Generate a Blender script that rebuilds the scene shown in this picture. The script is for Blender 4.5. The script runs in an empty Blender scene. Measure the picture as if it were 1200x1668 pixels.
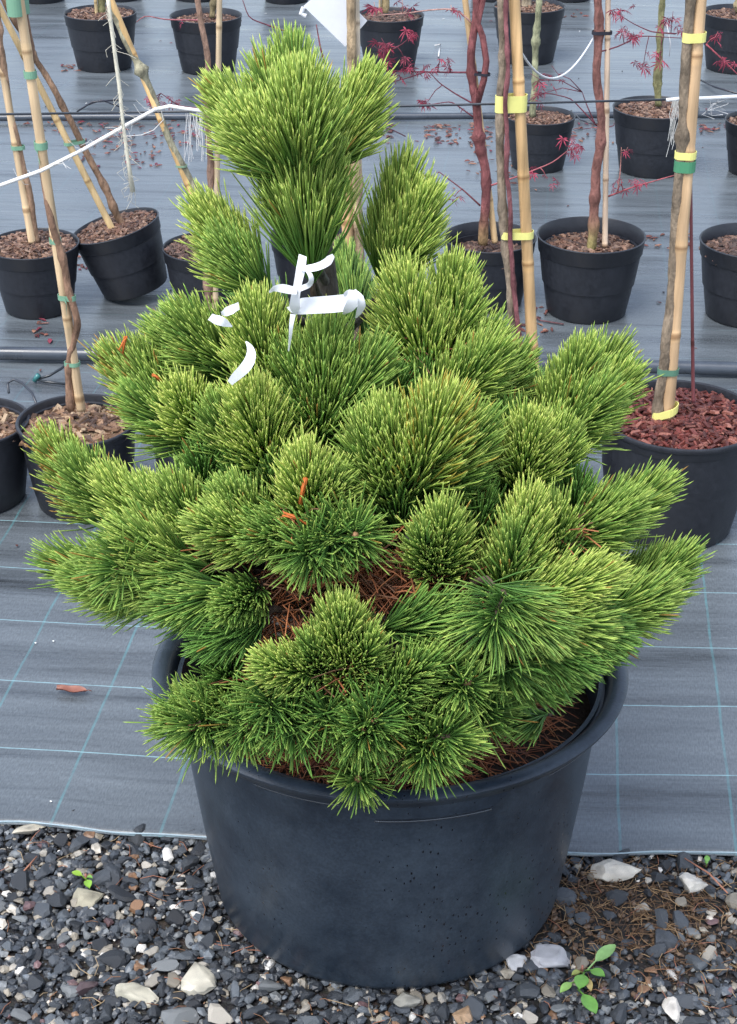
import bpy, math, random
import numpy as np
from mathutils import Vector, Matrix
R = math.radians
random.seed(7); rng = np.random.default_rng(7)
SC = bpy.context.scene; COL = SC.collection

# ------------------------------------------------------------------ camera, sky, sun, exposure
H, F, TH = 1.58, 2600.0, R(29.5)
cam = bpy.data.cameras.new('camera'); co = bpy.data.objects.new('camera', cam); COL.objects.link(co)
co.location = (0, 0, H); co.rotation_euler = (R(90) - TH, 0, 0)
cam.sensor_fit = 'VERTICAL'; cam.sensor_height = 24; cam.lens = 24 * F / 1668
cam.clip_start = 0.05; cam.clip_end = 500
SC.camera = co
SUN_EL, SUN_AZ = 62, 215
w = bpy.data.worlds.new('World'); SC.world = w; w.use_nodes = True
nt = w.node_tree; bg = nt.nodes['Background']
sky = nt.nodes.new('ShaderNodeTexSky'); sky.sky_type = 'NISHITA'; sky.sun_disc = False
sky.sun_elevation = R(SUN_EL); sky.sun_rotation = R(SUN_AZ); sky.dust_density = 1.5; sky.air_density = 1.0; sky.ozone_density = 1.0
hs = nt.nodes.new('ShaderNodeHueSaturation'); hs.inputs['Saturation'].default_value = 0.68
nt.links.new(sky.outputs[0], hs.inputs['Color']); nt.links.new(hs.outputs[0], bg.inputs[0]); bg.inputs[1].default_value = 0.15
sl = bpy.data.lights.new('sun', 'SUN'); so = bpy.data.objects.new('sun', sl); COL.objects.link(so)
sl.energy = 1.5; sl.angle = R(30); sl.color = (1, .98, .95)
az = R(SUN_AZ)
sd = Vector((math.sin(az) * math.cos(R(SUN_EL)), math.cos(az) * math.cos(R(SUN_EL)), math.sin(R(SUN_EL))))
so.rotation_euler = (-sd).to_track_quat('-Z', 'Y').to_euler()
vs = SC.view_settings; vs.view_transform = 'Standard'; vs.look = 'None'; vs.exposure = 1.27; vs.gamma = 1

# ------------------------------------------------------------------ helpers
def ray(px, py):
    x = (px - 600) / F; y = (py - 834) / F
    return np.array([x, math.cos(TH) - y * math.sin(TH), -(math.sin(TH) + y * math.cos(TH))])
def G(px, py, z=0.0):                       # photo point -> point on the level z
    r = ray(px, py); return np.array([0, 0, H]) + r * ((H - z) / -r[2])
def A(px, py, Y):                           # photo point -> point at the distance Y
    r = ray(px, py); return np.array([0, 0, H]) + r * (Y / r[1])
def unit(v): v = np.asarray(v, float); return v / (np.linalg.norm(v) + 1e-12)

class MB:                                   # collects shapes, one mesh object out
    def __init__(s): s.v = []; s.f = []; s.c = []
    def add(s, v, f, c=None):
        o = len(s.v); s.v += [tuple(p) for p in v]; s.f += [tuple(i + o for i in q) for q in f]
        if c is None: c = (1, 1, 1)
        if np.ndim(c) == 1: c = [tuple(c)] * len(v)
        s.c += [tuple(k) for k in c]
    def tube(s, pts, rad, n=10, c=None, cap=True, phase=0):
        pts = np.asarray(pts, float); m = len(pts)
        rad = np.broadcast_to(np.asarray(rad, float), (m,))
        tan = np.gradient(pts, axis=0); tan /= np.linalg.norm(tan, axis=1)[:, None] + 1e-12
        ref = np.array([0, 0, 1.0]) if abs(tan[0][2]) < .8 else np.array([1.0, 0, 0])
        a = unit(np.cross(tan[0], ref)); V = []; CC = []
        for i in range(m):
            a = unit(a - tan[i] * np.dot(a, tan[i])); b = np.cross(tan[i], a)
            for k in range(n):
                t = 2 * math.pi * k / n + phase; V.append(pts[i] + rad[i] * (math.cos(t) * a + math.sin(t) * b))
                CC.append((1, 1, 1) if c is None else (tuple(c) if np.ndim(c) == 1 else tuple(c[i])))
        Fc = [(i * n + k, i * n + (k + 1) % n, (i + 1) * n + (k + 1) % n, (i + 1) * n + k) for i in range(m - 1) for k in range(n)]
        if cap: Fc += [tuple(range(n - 1, -1, -1)), tuple((m - 1) * n + k for k in range(n))]
        s.add(V, Fc, CC)
    def lathe(s, prof, n=48, c=None, a0=0, a1=2 * math.pi):
        full = abs(a1 - a0 - 2 * math.pi) < 1e-6; m = n if full else n + 1
        V = [(r * math.cos(a0 + (a1 - a0) * k / n), r * math.sin(a0 + (a1 - a0) * k / n), z) for r, z in prof for k in range(m)]
        Fc = []
        for i in range(len(prof) - 1):
            for k in range(n):
                k2 = (k + 1) % m; Fc.append((i * m + k, i * m + k2, (i + 1) * m + k2, (i + 1) * m + k))
        s.add(V, Fc, c)
    def build(s, name, m, parent=None, smooth=True):
        me = bpy.data.meshes.new(name); me.from_pydata(s.v, [], s.f)
        at = me.color_attributes.new('col', 'FLOAT_COLOR', 'POINT')
        at.data.foreach_set('color', np.c_[np.array(s.c, float), np.ones(len(s.c))].ravel().astype(np.float32))
        if smooth: me.polygons.foreach_set('use_smooth', [True] * len(me.polygons))
        me.materials.append(m); return link(name, me, parent)
def link(name, me, parent=None):
    o = bpy.data.objects.new(name, me); COL.objects.link(o)
    if parent is not None: o.parent = parent
    return o
def empty(name, loc=(0, 0, 0)):
    o = bpy.data.objects.new(name, None); COL.objects.link(o); o.location = loc; o.empty_display_size = .05; return o
def tag(o, label=None, cat=None, group=None, kind=None):
    if label: o['label'] = label
    if cat: o['category'] = cat
    if group: o['group'] = group
    if kind: o['kind'] = kind
    return o
def keep(o, parent):                        # a world-space mesh under a thing whose Empty stands at its base
    o.parent = parent; o.matrix_parent_inverse = Matrix.LocRotScale(parent.location, parent.rotation_euler, parent.scale).inverted(); return o
def sharp(o, ang=35):
    me = o.data
    try: me.set_sharp_from_angle(angle=R(ang))
    except Exception: pass
    return o

# ------------------------------------------------------------------ materials
def nodes(m): m.use_nodes = True; return m.node_tree, m.node_tree.nodes['Principled BSDF']
def pigment(name, rough=.6, spec=.4, tint=(1, 1, 1), attr=True, nscale=30, namt=.3, bscale=60, bstr=.2, bdist=.002, coat=0, stretch=(1, 1, 1), trans=0, rvar=0):
    m = bpy.data.materials.new(name); t, p = nodes(m); N = t.nodes.new; L = t.links.new
    tc = N('ShaderNodeTexCoord'); mp = N('ShaderNodeMapping'); mp.inputs['Scale'].default_value = stretch; L(tc.outputs['Object'], mp.inputs[0])
    nz = N('ShaderNodeTexNoise'); nz.inputs['Scale'].default_value = nscale; nz.inputs['Detail'].default_value = 6; nz.inputs['Roughness'].default_value = .65; L(mp.outputs[0], nz.inputs['Vector'])
    mr = N('ShaderNodeMapRange'); mr.inputs[1].default_value = .25; mr.inputs[2].default_value = .75; mr.inputs[3].default_value = 1 - namt; mr.inputs[4].default_value = 1 + namt; L(nz.outputs[0], mr.inputs[0])
    mx = N('ShaderNodeMix'); mx.data_type = 'RGBA'; mx.blend_type = 'MULTIPLY'; mx.inputs[0].default_value = 1
    if attr:
        a = N('ShaderNodeAttribute'); a.attribute_name = 'col'; m2 = N('ShaderNodeMix'); m2.data_type = 'RGBA'; m2.blend_type = 'MULTIPLY'; m2.inputs[0].default_value = 1
        L(a.outputs['Color'], m2.inputs[6]); m2.inputs[7].default_value = (*tint, 1); L(m2.outputs[2], mx.inputs[6])
    else: mx.inputs[6].default_value = (*tint, 1)
    L(mr.outputs[0], mx.inputs[7]); L(mx.outputs[2], p.inputs['Base Color'])
    p.inputs['Roughness'].default_value = rough; p.inputs['Specular IOR Level'].default_value = spec
    if rvar:
        r2 = N('ShaderNodeMapRange'); r2.inputs[1].default_value = .3; r2.inputs[2].default_value = .7; r2.inputs[3].default_value = rough - rvar; r2.inputs[4].default_value = rough + rvar
        L(nz.outputs[0], r2.inputs[0]); L(r2.outputs[0], p.inputs['Roughness'])
    if coat: p.inputs['Coat Weight'].default_value = coat; p.inputs['Coat Roughness'].default_value = .15
    if bstr:
        n2 = N('ShaderNodeTexNoise'); n2.inputs['Scale'].default_value = bscale; n2.inputs['Detail'].default_value = 5; L(mp.outputs[0], n2.inputs['Vector'])
        b = N('ShaderNodeBump'); b.inputs['Strength'].default_value = bstr; b.inputs['Distance'].default_value = bdist; L(n2.outputs[0], b.inputs['Height']); L(b.outputs[0], p.inputs['Normal'])
    if trans:
        out = t.nodes['Material Output']; ts = N('ShaderNodeBsdfTranslucent'); L(mx.outputs[2], ts.inputs[0]); ms = N('ShaderNodeMixShader'); ms.inputs[0].default_value = trans
        L(p.outputs[0], ms.inputs[1]); L(ts.outputs[0], ms.inputs[2]); L(ms.outputs[0], out.inputs[0])
    return m
M = {}
M['needle'] = pigment('needle', .42, .35, nscale=40, namt=.12, bstr=0, trans=.30)
M['deadneedle'] = pigment('deadneedle', .6, .3, nscale=40, namt=.25, bstr=0)
M['bark'] = pigment('bark', .75, .3, nscale=75, namt=.65, bscale=150, bstr=.9, bdist=.005, stretch=(1, 1, .4))
M['cane'] = pigment('cane', .5, .4, nscale=45, namt=.48, bscale=160, bstr=.15, bdist=.001, stretch=(1, 1, .06), rvar=.1)
M['smallpot'] = pigment('smallpot', .45, .45, (.017, .019, .025), False, 22, .35, 260, .25, .0006, rvar=.1)
M['soil'] = pigment('soil', .8, .3, nscale=60, namt=.4, bscale=150, bstr=.8, bdist=.006)
M['chip'] = pigment('chip', .55, .4, nscale=90, namt=.35, bscale=220, bstr=.5, bdist=.002)
M['stone'] = pigment('stone', .45, .5, nscale=110, namt=.5, bscale=240, bstr=.5, bdist=.002, rvar=.15)
M['plain'] = pigment('plain', .5, .4, nscale=40, namt=.08, bscale=120, bstr=.1, bdist=.001)
M['tape'] = pigment('tape', .35, .4, nscale=60, namt=.03, bscale=50, bstr=.15, bdist=.001, trans=.25)
M['rope'] = pigment('rope', .8, .2, nscale=120, namt=.12, bscale=500, bstr=.6, bdist=.001)
M['pipe'] = pigment('pipe', .3, .5, nscale=14, namt=.3, bscale=90, bstr=.15, bdist=.001, rvar=.08)
M['leaf'] = pigment('leaf', .45, .4, nscale=90, namt=.2, bscale=120, bstr=.2, bdist=.001, trans=.25)

def bigpot_mat():
    m = bpy.data.materials.new('bigpot'); t, p = nodes(m); N = t.nodes.new; L = t.links.new
    tc = N('ShaderNodeTexCoord')
    n1 = N('ShaderNodeTexNoise'); n1.inputs['Scale'].default_value = 6.5; n1.inputs['Detail'].default_value = 9; n1.inputs['Roughness'].default_value = .74; L(tc.outputs['Object'], n1.inputs['Vector'])
    r1 = N('ShaderNodeValToRGB'); e = r1.color_ramp.elements; e[0].position = .38; e[0].color = (.014, .022, .034, 1); e[1].position = .76; e[1].color = (.052, .070, .092, 1); L(n1.outputs[0], r1.inputs[0])
    ng = N('ShaderNodeTexNoise'); ng.inputs['Scale'].default_value = 260; ng.inputs['Detail'].default_value = 3; L(tc.outputs['Object'], ng.inputs['Vector'])
    mg = N('ShaderNodeMapRange'); mg.inputs[1].default_value = .3; mg.inputs[2].default_value = .7; mg.inputs[3].default_value = .82; mg.inputs[4].default_value = 1.2; L(ng.outputs[0], mg.inputs[0])
    mq = N('ShaderNodeMix'); mq.data_type = 'RGBA'; mq.blend_type = 'MULTIPLY'; mq.inputs[0].default_value = 1; L(r1.outputs[0], mq.inputs[6]); L(mg.outputs[0], mq.inputs[7])
    # small wet spots and runs
    mp = N('ShaderNodeMapping'); mp.inputs['Scale'].default_value = (1, 1, .55); L(tc.outputs['Object'], mp.inputs[0])
    vo = N('ShaderNodeTexVoronoi'); vo.inputs['Scale'].default_value = 120; vo.inputs['Randomness'].default_value = 1; L(mp.outputs[0], vo.inputs['Vector'])
    n3 = N('ShaderNodeTexNoise'); n3.inputs['Scale'].default_value = 4; L(tc.outputs['Object'], n3.inputs['Vector'])
    th = N('ShaderNodeMapRange'); th.inputs[1].default_value = .42; th.inputs[2].default_value = .68; th.inputs[3].default_value = .02; th.inputs[4].default_value = .21; L(n3.outputs[0], th.inputs[0])
    lt = N('ShaderNodeMath'); lt.operation = 'LESS_THAN'; L(vo.outputs['Distance'], lt.inputs[0]); L(th.outputs[0], lt.inputs[1])
    mx = N('ShaderNodeMix'); mx.data_type = 'RGBA'; L(lt.outputs[0], mx.inputs[0]); L(mq.outputs[2], mx.inputs[6]); mx.inputs[7].default_value = (.008, .010, .015, 1); L(mx.outputs[2], p.inputs['Base Color'])
    rr = N('ShaderNodeMapRange'); rr.inputs[3].default_value = .26; rr.inputs[4].default_value = .50; L(n1.outputs[0], rr.inputs[0])
    rm = N('ShaderNodeMix'); L(lt.outputs[0], rm.inputs[0]); L(rr.outputs[0], rm.inputs[2]); rm.inputs[3].default_value = .18; L(rm.outputs[0], p.inputs['Roughness'])
    p.inputs['Specular IOR Level'].default_value = .5
    n2 = N('ShaderNodeTexNoise'); n2.inputs['Scale'].default_value = 320; n2.inputs['Detail'].default_value = 3; L(tc.outputs['Object'], n2.inputs['Vector'])
    b = N('ShaderNodeBump'); b.inputs['Strength'].default_value = .22; b.inputs['Distance'].default_value = .0008; L(n2.outputs[0], b.inputs['Height']); L(b.outputs[0], p.inputs['Normal'])
    return m
M['bigpot'] = bigpot_mat()

def membrane_mat():
    m = bpy.data.materials.new('membrane'); t, p = nodes(m); N = t.nodes.new; L = t.links.new
    uv = N('ShaderNodeUVMap'); uv.uv_map = 'metres'
    sp = N('ShaderNodeSeparateXYZ'); L(uv.outputs[0], sp.inputs[0])
    def mth(op, a, b=None, c=None):
        n = N('ShaderNodeMath'); n.operation = op
        for i, q in enumerate((a, b, c)):
            if q is None: continue
            if isinstance(q, (int, float)): n.inputs[i].default_value = q
            else: L(q, n.inputs[i])
        return n.outputs[0]
    def noise(sc, det=5, stretch=(1, 1, 1), rough=.6):
        mp = N('ShaderNodeMapping'); mp.inputs['Scale'].default_value = stretch; L(uv.outputs[0], mp.inputs[0])
        n = N('ShaderNodeTexNoise'); n.inputs['Scale'].default_value = sc; n.inputs['Detail'].default_value = det; n.inputs['Roughness'].default_value = rough; L(mp.outputs[0], n.inputs['Vector']); return n.outputs[0]
    def line(co, off, s, wd):               # a woven thread every s metres
        wob = mth('MULTIPLY_ADD', noise(7, 2), .006, -.003)
        q = mth('ADD', mth('SUBTRACT', co, off), wob)
        d = mth('ABSOLUTE', mth('SUBTRACT', mth('MODULO', mth('ADD', q, 100 * s + s / 2), s), s / 2))
        return mth('LESS_THAN', d, wd)
    stre = noise(2.6, 6, (.45, 5, 1), .62)
    big = noise(.9, 4)
    fine = noise(420, 2, (1, .25, 1))
    r = N('ShaderNodeValToRGB'); e = r.color_ramp.elements
    e[0].position = .30; e[0].color = (.060, .069, .077, 1); e[1].position = .60; e[1].color = (.112, .130, .144, 1); L(stre, r.inputs[0])
    k = mth('MULTIPLY', mth('MULTIPLY_ADD', fine, 1.3, .35), mth('MULTIPLY_ADD', big, .5, .75))
    mx = N('ShaderNodeMix'); mx.data_type = 'RGBA'; mx.blend_type = 'MULTIPLY'; mx.inputs[0].default_value = 1; L(r.outputs[0], mx.inputs[6]); L(k, mx.inputs[7])
    drk = mth('SMOOTH_MIN', mth('MAXIMUM', mth('MULTIPLY_ADD', noise(3.4, 7, (.45, 7, 1), .66), 6, -3.25), 0), 1, .1)
    k2 = mth('MULTIPLY_ADD', drk, -.5, 1)  # shade of the wrinkles painted into the colour as dark streaks
    mx2 = N('ShaderNodeMix'); mx2.data_type = 'RGBA'; mx2.blend_type = 'MULTIPLY'; mx2.inputs[0].default_value = 1; L(mx.outputs[2], mx2.inputs[6]); L(k2, mx2.inputs[7]); mx = mx2
    far = N('ShaderNodeMapRange'); far.inputs[1].default_value = 1.0; far.inputs[2].default_value = 1.7; far.inputs[3].default_value = 1; far.inputs[4].default_value = .22; L(sp.outputs[1], far.inputs[0]); far = far.outputs[0]   # older, dirtier mat beyond the first pots
    fade = mth('MULTIPLY_ADD', noise(30, 2, (1, 1, 1)), .9, .05)
    lu = mth('MULTIPLY', line(sp.outputs[0], .078, .169, .0021), mth('MULTIPLY', mth('MULTIPLY', fade, .75), far))
    lv = mth('MULTIPLY', line(sp.outputs[1], .0, .178, .0012), mth('MULTIPLY', mth('MULTIPLY_ADD', noise(60, 2), 1.1, .2), far))
    m1 = N('ShaderNodeMix'); m1.data_type = 'RGBA'; L(lu, m1.inputs[0]); L(mx.outputs[2], m1.inputs[6]); m1.inputs[7].default_value = (.09, .25, .27, 1)
    m2 = N('ShaderNodeMix'); m2.data_type = 'RGBA'; L(lv, m2.inputs[0]); L(m1.outputs[2], m2.inputs[6]); m2.inputs[7].default_value = (.22, .36, .39, 1)
    L(m2.outputs[2], p.inputs['Base Color'])
    L(mth('MULTIPLY_ADD', stre, .62, .02), p.inputs['Roughness']); p.inputs['Specular IOR Level'].default_value = .75
    wr = noise(5, 5, (.5, 5, 1)); hgt = mth('ADD', mth('MULTIPLY', wr, 1.0), mth('MULTIPLY', fine, .05))
    b = N('ShaderNodeBump'); b.inputs['Strength'].default_value = .4; b.inputs['Distance'].default_value = .008; L(hgt, b.inputs['Height']); L(b.outputs[0], p.inputs['Normal'])
    return m
M['membrane'] = membrane_mat()

def ground_mat():
    m = bpy.data.materials.new('earth'); t, p = nodes(m); N = t.nodes.new; L = t.links.new
    tc = N('ShaderNodeTexCoord')
    n1 = N('ShaderNodeTexNoise'); n1.inputs['Scale'].default_value = 5; n1.inputs['Detail'].default_value = 6; L(tc.outputs['Object'], n1.inputs['Vector'])
    n2 = N('ShaderNodeTexNoise'); n2.inputs['Scale'].default_value = 160; n2.inputs['Detail'].default_value = 4; L(tc.outputs['Object'], n2.inputs['Vector'])
    r = N('ShaderNodeValToRGB'); e = r.color_ramp.elements; e[0].position = .42; e[0].color = (.016, .017, .019, 1); e[1].position = .62; e[1].color = (.045, .034, .026, 1); L(n1.outputs[0], r.inputs[0])
    mx = N('ShaderNodeMix'); mx.data_type = 'RGBA'; mx.blend_type = 'MULTIPLY'; mx.inputs[0].default_value = .7; L(r.outputs[0], mx.inputs[6]); L(n2.outputs[1], mx.inputs[7]); L(mx.outputs[2], p.inputs['Base Color'])
    p.inputs['Roughness'].default_value = .65
    b = N('ShaderNodeBump'); b.inputs['Strength'].default_value = .8; b.inputs['Distance'].default_value = .006; L(n2.outputs[0], b.inputs['Height']); L(b.outputs[0], p.inputs['Normal'])
    return m
M['earth'] = ground_mat()

# ------------------------------------------------------------------ ground and membrane
GZ = -.016
mb = MB(); n = 2
mb.add([(-150, -20, GZ), (150, -20, GZ), (150, 280, GZ), (-150, 280, GZ)], [(0, 1, 2, 3)])
ground = tag(mb.build('gravel_ground', M['earth']), 'dark wet gravel strip in front of the woven mat', kind='structure')

E0, E1 = G(0, 1334)[:2], G(1200, 1388)[:2]
UD = unit(E1 - E0); VD = unit(np.array([.119, 1.0])); WID = np.linalg.norm(E1 - E0)
def sheet(a, b):                            # mat coordinates -> x, y (the edge bows out a little in the middle)
    t = min(max(a / WID, -.6), 1.6); bow = .020 * (1 - ((t - .42) / .6) ** 2) if abs(t - .42) < 1.02 else .020 * (1 - (1.02 / .6) ** 2)
    bow *= math.exp(-b / 1.2)
    q = E0 + UD * a + VD * (b - bow); return q
def build_membrane():
    As = np.r_[np.linspace(-6, -.9, 18), np.linspace(-.85, 1.95, 141), np.linspace(2.0, 7, 18)]
    Bs = np.r_[np.linspace(0, 1.2, 90), np.linspace(1.22, 5.5, 130), np.linspace(5.6, 20, 30)]
    V = []; UV = []
    ph = rng.uniform(0, 6.28, 12); fx = rng.uniform(.6, 2.6, 12); fy = rng.uniform(7, 24, 12)
    for b in Bs:
        for a in As:
            q = sheet(a, b + (.004 * math.sin(a * 11 + 1) + .003 * math.sin(a * 27)) * math.exp(-b * 8))
            z = .0012 * sum(math.sin(fy[i] * b + fx[i] * a * 1.3 + ph[i] + .9 * math.sin(a * fx[i])) for i in range(12)) * .42
            z *= min(1, b * 5 + .25)
            V.append((q[0], q[1], z)); UV.append((a, b))
    na, nb = len(As), len(Bs)
    Fc = [(j * na + i, j * na + i + 1, (j + 1) * na + i + 1, (j + 1) * na + i) for j in range(nb - 1) for i in range(na - 1)]
    # turned-down front edge
    o = len(V)
    for i in range(na): V.append((V[i][0], V[i][1] - .001, V[i][2] - .004)); UV.append((As[i], -.003))
    Fc += [(o + i, o + i + 1, i + 1, i) for i in range(na - 1)]
    me = bpy.data.meshes.new('woven_mat'); me.from_pydata(V, [], Fc)
    ul = me.uv_layers.new(name='metres'); li = np.zeros(len(me.loops), dtype=np.int32); me.loops.foreach_get('vertex_index', li)
    ul.data.foreach_set('uv', np.array(UV)[li].ravel().astype(np.float32))
    me.polygons.foreach_set('use_smooth', [True] * len(me.polygons)); me.materials.append(M['membrane'])
    return tag(link('woven_mat', me), 'grey woven ground cover mat with turquoise grid threads', kind='structure')
build_membrane()
# the selvedge cord sewn along the front edge
mb = MB(); aa = np.linspace(-.85, 1.95, 160)
mb.tube([(*sheet(a, (.004 * math.sin(a * 11 + 1) + .003 * math.sin(a * 27)) - .001), .0025 + -.0008 + .0006 * math.sin(a * 60)) for a in aa], .0012, 6, (.30, .38, .42))
tag(mb.build('selvedge_cord', M['rope']), 'pale blue cord along the front edge of the mat', kind='structure')

# ------------------------------------------------------------------ gravel
def lump(seed, sub=1, rough=.28, flat=.7):
    import bmesh
    r = random.Random(seed); bm = bmesh.new(); bmesh.ops.create_icosphere(bm, subdivisions=sub, radius=1)
    cut = [(Vector((r.gauss(0, 1), r.gauss(0, 1), r.gauss(0, 1))).normalized(), r.uniform(.42, .80)) for _ in range(8)]
    for v in bm.verts:
        v.co *= 1 + r.uniform(-rough, rough) * .4
        for nrm, d in cut:
            k = v.co.dot(nrm)
            if k > d: v.co -= nrm * (k - d)
        v.co.z *= flat
    vs_ = [tuple(v.co) for v in bm.verts]; fs = [tuple(v.index for v in f.verts) for f in bm.faces]; bm.free(); return vs_, fs
LUMPS = [lump(i, 2, .22) for i in range(10)]; SMALL = [lump(50 + i, 1, .3) for i in range(8)]
PAL = [((.030, .034, .040), 40), ((.050, .056, .064), 30), ((.018, .020, .024), 22), ((.085, .095, .105), 14), ((.14, .145, .145), 13), ((.23, .20, .155), 9), ((.36, .33, .28), 6.5), ((.56, .54, .50), 2.6), ((.20, .11, .06), 2.5), ((.13, .075, .075), 2)]
PC = [tuple(np.array(p[0]) * (1.02, 1.04, 1.06)) if max(p[0]) < .3 else p[0] for p in PAL]; PW = np.array([p[1] for p in PAL], float); PW /= PW.sum()
def brown_zone(x, y):                       # the patch of litter right of the pot where soil shows
    c = G(1010, 1480); return math.exp(-(((x - c[0]) / .17) ** 2 + ((y - c[1]) / .095) ** 2))
EDGE_Y = lambda x: E0[1] + (x - E0[0]) * UD[1] / UD[0]
def gravel_bulk():
    V = []; Fc = []; C = []
    o = 0
    def put(x, y, z, s, c, src):
        nonlocal o
        v, f = src; a = random.uniform(0, 6.28); ca, sa = math.cos(a), math.sin(a); sx = s * random.uniform(.7, 1.25); sy = s * random.uniform(.6, 1.0); sz = s * random.uniform(.55, .95)
        t = random.uniform(-.5, .5); ct, st = math.cos(t), math.sin(t)
        for p in v:
            px, py, pz = p[0] * sx, p[1] * sy, p[2] * sz; px, pz = px * ct - pz * st, px * st + pz * ct
            V.append((x + px * ca - py * sa, y + px * sa + py * ca, z + pz)); C.append(c)
        Fc.extend(tuple(i + o for i in q) for q in f); o += len(v)
    def pick(): return PC[rng.choice(len(PC), p=PW)]
    for i in range(18500):
        core = i < 15000
        x = random.uniform(-.62, .62) if core else random.uniform(-1.3, 1.3)
        y = random.uniform(1.33, 1.90) if core else random.uniform(1.0, 1.95)
        if y > EDGE_Y(x) + .05: continue
        if (x - .028) ** 2 + (y - 1.755) ** 2 < .20 ** 2: continue
        if random.random() < .45 * brown_zone(x, y): continue
        s = random.choice((.0025, .0035, .0045, .006, .0075, .009, .011)) * random.uniform(.8, 1.25)
        c = np.array(pick()) * random.uniform(.7, 1.3)
        bz = brown_zone(x, y)
        if random.random() < 1.4 * bz: c = np.array((.10, .064, .040)) * random.uniform(.5, 1.5); s *= .6
        put(x, y, GZ + s * .35 + random.uniform(0, .005), s, tuple(c), random.choice(SMALL))
    me = bpy.data.meshes.new('gravel'); me.from_pydata(V, [], Fc)
    at = me.color_attributes.new('col', 'FLOAT_COLOR', 'POINT'); at.data.foreach_set('color', np.c_[np.array(C), np.ones(len(C))].ravel().astype(np.float32))
    me.materials.append(M['stone'])
    tag(link('gravel', me, ground), kind='stuff')
gravel_bulk()
def stones():
    meshes = []
    for ci, c in enumerate(PC):
        for k in range(3):
            v, f = LUMPS[(ci * 3 + k) % 10]; mb = MB(); mb.add(v, f, np.array(c) * (.85 + .15 * k)); o = mb.build('stone', M['stone'], ground, smooth=False); me = o.data; bpy.data.objects.remove(o); meshes.append(me)
    placed = []; n = 0; tries = 0
    while n < 270 and tries < 9000:
        tries += 1
        p = G(random.uniform(-10, 1210), random.uniform(1345, 1675), GZ); x, y = p[0], p[1]
        if y > EDGE_Y(x) - .012 or (x - .028) ** 2 + (y - 1.755) ** 2 < .245 ** 2: continue
        if random.random() < .8 * brown_zone(x, y): continue
        s = random.choice((.011, .012, .013, .015, .018, .022)) * random.uniform(.85, 1.1)
        if any((x - q[0]) ** 2 + (y - q[1]) ** 2 < (.75 * (s + q[2])) ** 2 for q in placed): continue
        placed.append((x, y, s)); ci = rng.choice(len(PC), p=PW)
        o = link('stone', meshes[ci * 3 + random.randrange(3)], ground)
        o.location = (x, y, GZ + s * .30 + .004); o.rotation_euler = (random.uniform(-.4, .4), random.uniform(-.4, .4), random.uniform(0, 6.28))
        o.scale = (s * random.uniform(.85, 1.2), s * random.uniform(.65, 1), s * random.uniform(.55, .85)); n += 1
stones()
FL = [(1000, 1421, 44, 17, .05, (.66, .60, .50), 'large cream flint lying right of the big pot below the mat edge'),
      (1130, 1444, 22, 19, .7, (.70, .66, .58), 'squarish cream stone near the right edge below the mat'),
      (1012, 1550 - 118, 0, 0, 0, None, None),
      (898, 1562, 30, 20, .3, (.42, .42, .44), 'grey and white mottled flint by the right foot of the pot'),
      (842, 1570, 16, 14, .4, (.50, .50, .50), 'small white flint touching the right foot of the pot'),
      (325, 1596, 32, 24, .5, (.62, .58, .47), 'large knobbly cream flint left of the pot base'),
      (221, 1624, 19, 27, 1.4, (.50, .47, .37), 'upright pale buff stone at lower left'),
      (140, 1467, 28, 17, .1, (.36, .33, .24), 'flat olive buff stone among the gravel at left'),
      (48, 1353, 24, 12, .5, (.52, .47, .37), 'cream stone tucked under the mat edge at far left'),
      (1096, 1647, 18, 17, .2, (.62, .58, .52), 'pale rounded stone near the bottom right corner'),
      (137, 1612, 20, 15, .5, (.085, .055, .06), 'dull purple stone at lower left beside an orange pebble'),
      (180, 1432, 15, 18, 0, (.045, .052, .062), 'dark slate block standing near the green sprout'),
      (665, 1632, 25, 14, .1, (.30, .29, .25), 'grey buff stone just in front of the pot base'),
      (1080, 1533, 18, 20, 1.0, (.06, .068, .08), 'dark blue grey pebble right of the brown litter'),
      (755, 1657, 24, 14, .1, (.38, .25, .15), 'tan stone at the bottom edge in front of the pot')]
for i, (px, py, wx, wy, rot, c, lab) in enumerate(FL):
    if not c: continue
    p = G(px, py, GZ + .008); k = np.linalg.norm(p - np.array([0, 0, H])) / F
    v, f = lump(200 + i, 3, .24, 1); mb = MB(); rs_ = np.random.default_rng(i); ph_ = rs_.uniform(0, 6, 6); mb.add(v, f, [np.array(c) * (1 - .45 * max(0, math.sin(3 * p[0] + ph_[0]) * math.sin(4 * p[1] + ph_[1]) * math.sin(3.5 * p[2] + ph_[2]))) * rs_.uniform(.8, 1.08) for p in v]); o = sharp(mb.build('flint_stone', M['stone']), 28)
    o.location = (p[0], p[1], GZ + .011); o.rotation_euler = (.1, .1, rot); o.scale = (wx * k * 1.12, wy * k * 1.35, min(wx, wy) * k * .75)
    tag(o, lab, 'stone', 'larger stones in the gravel')
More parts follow.
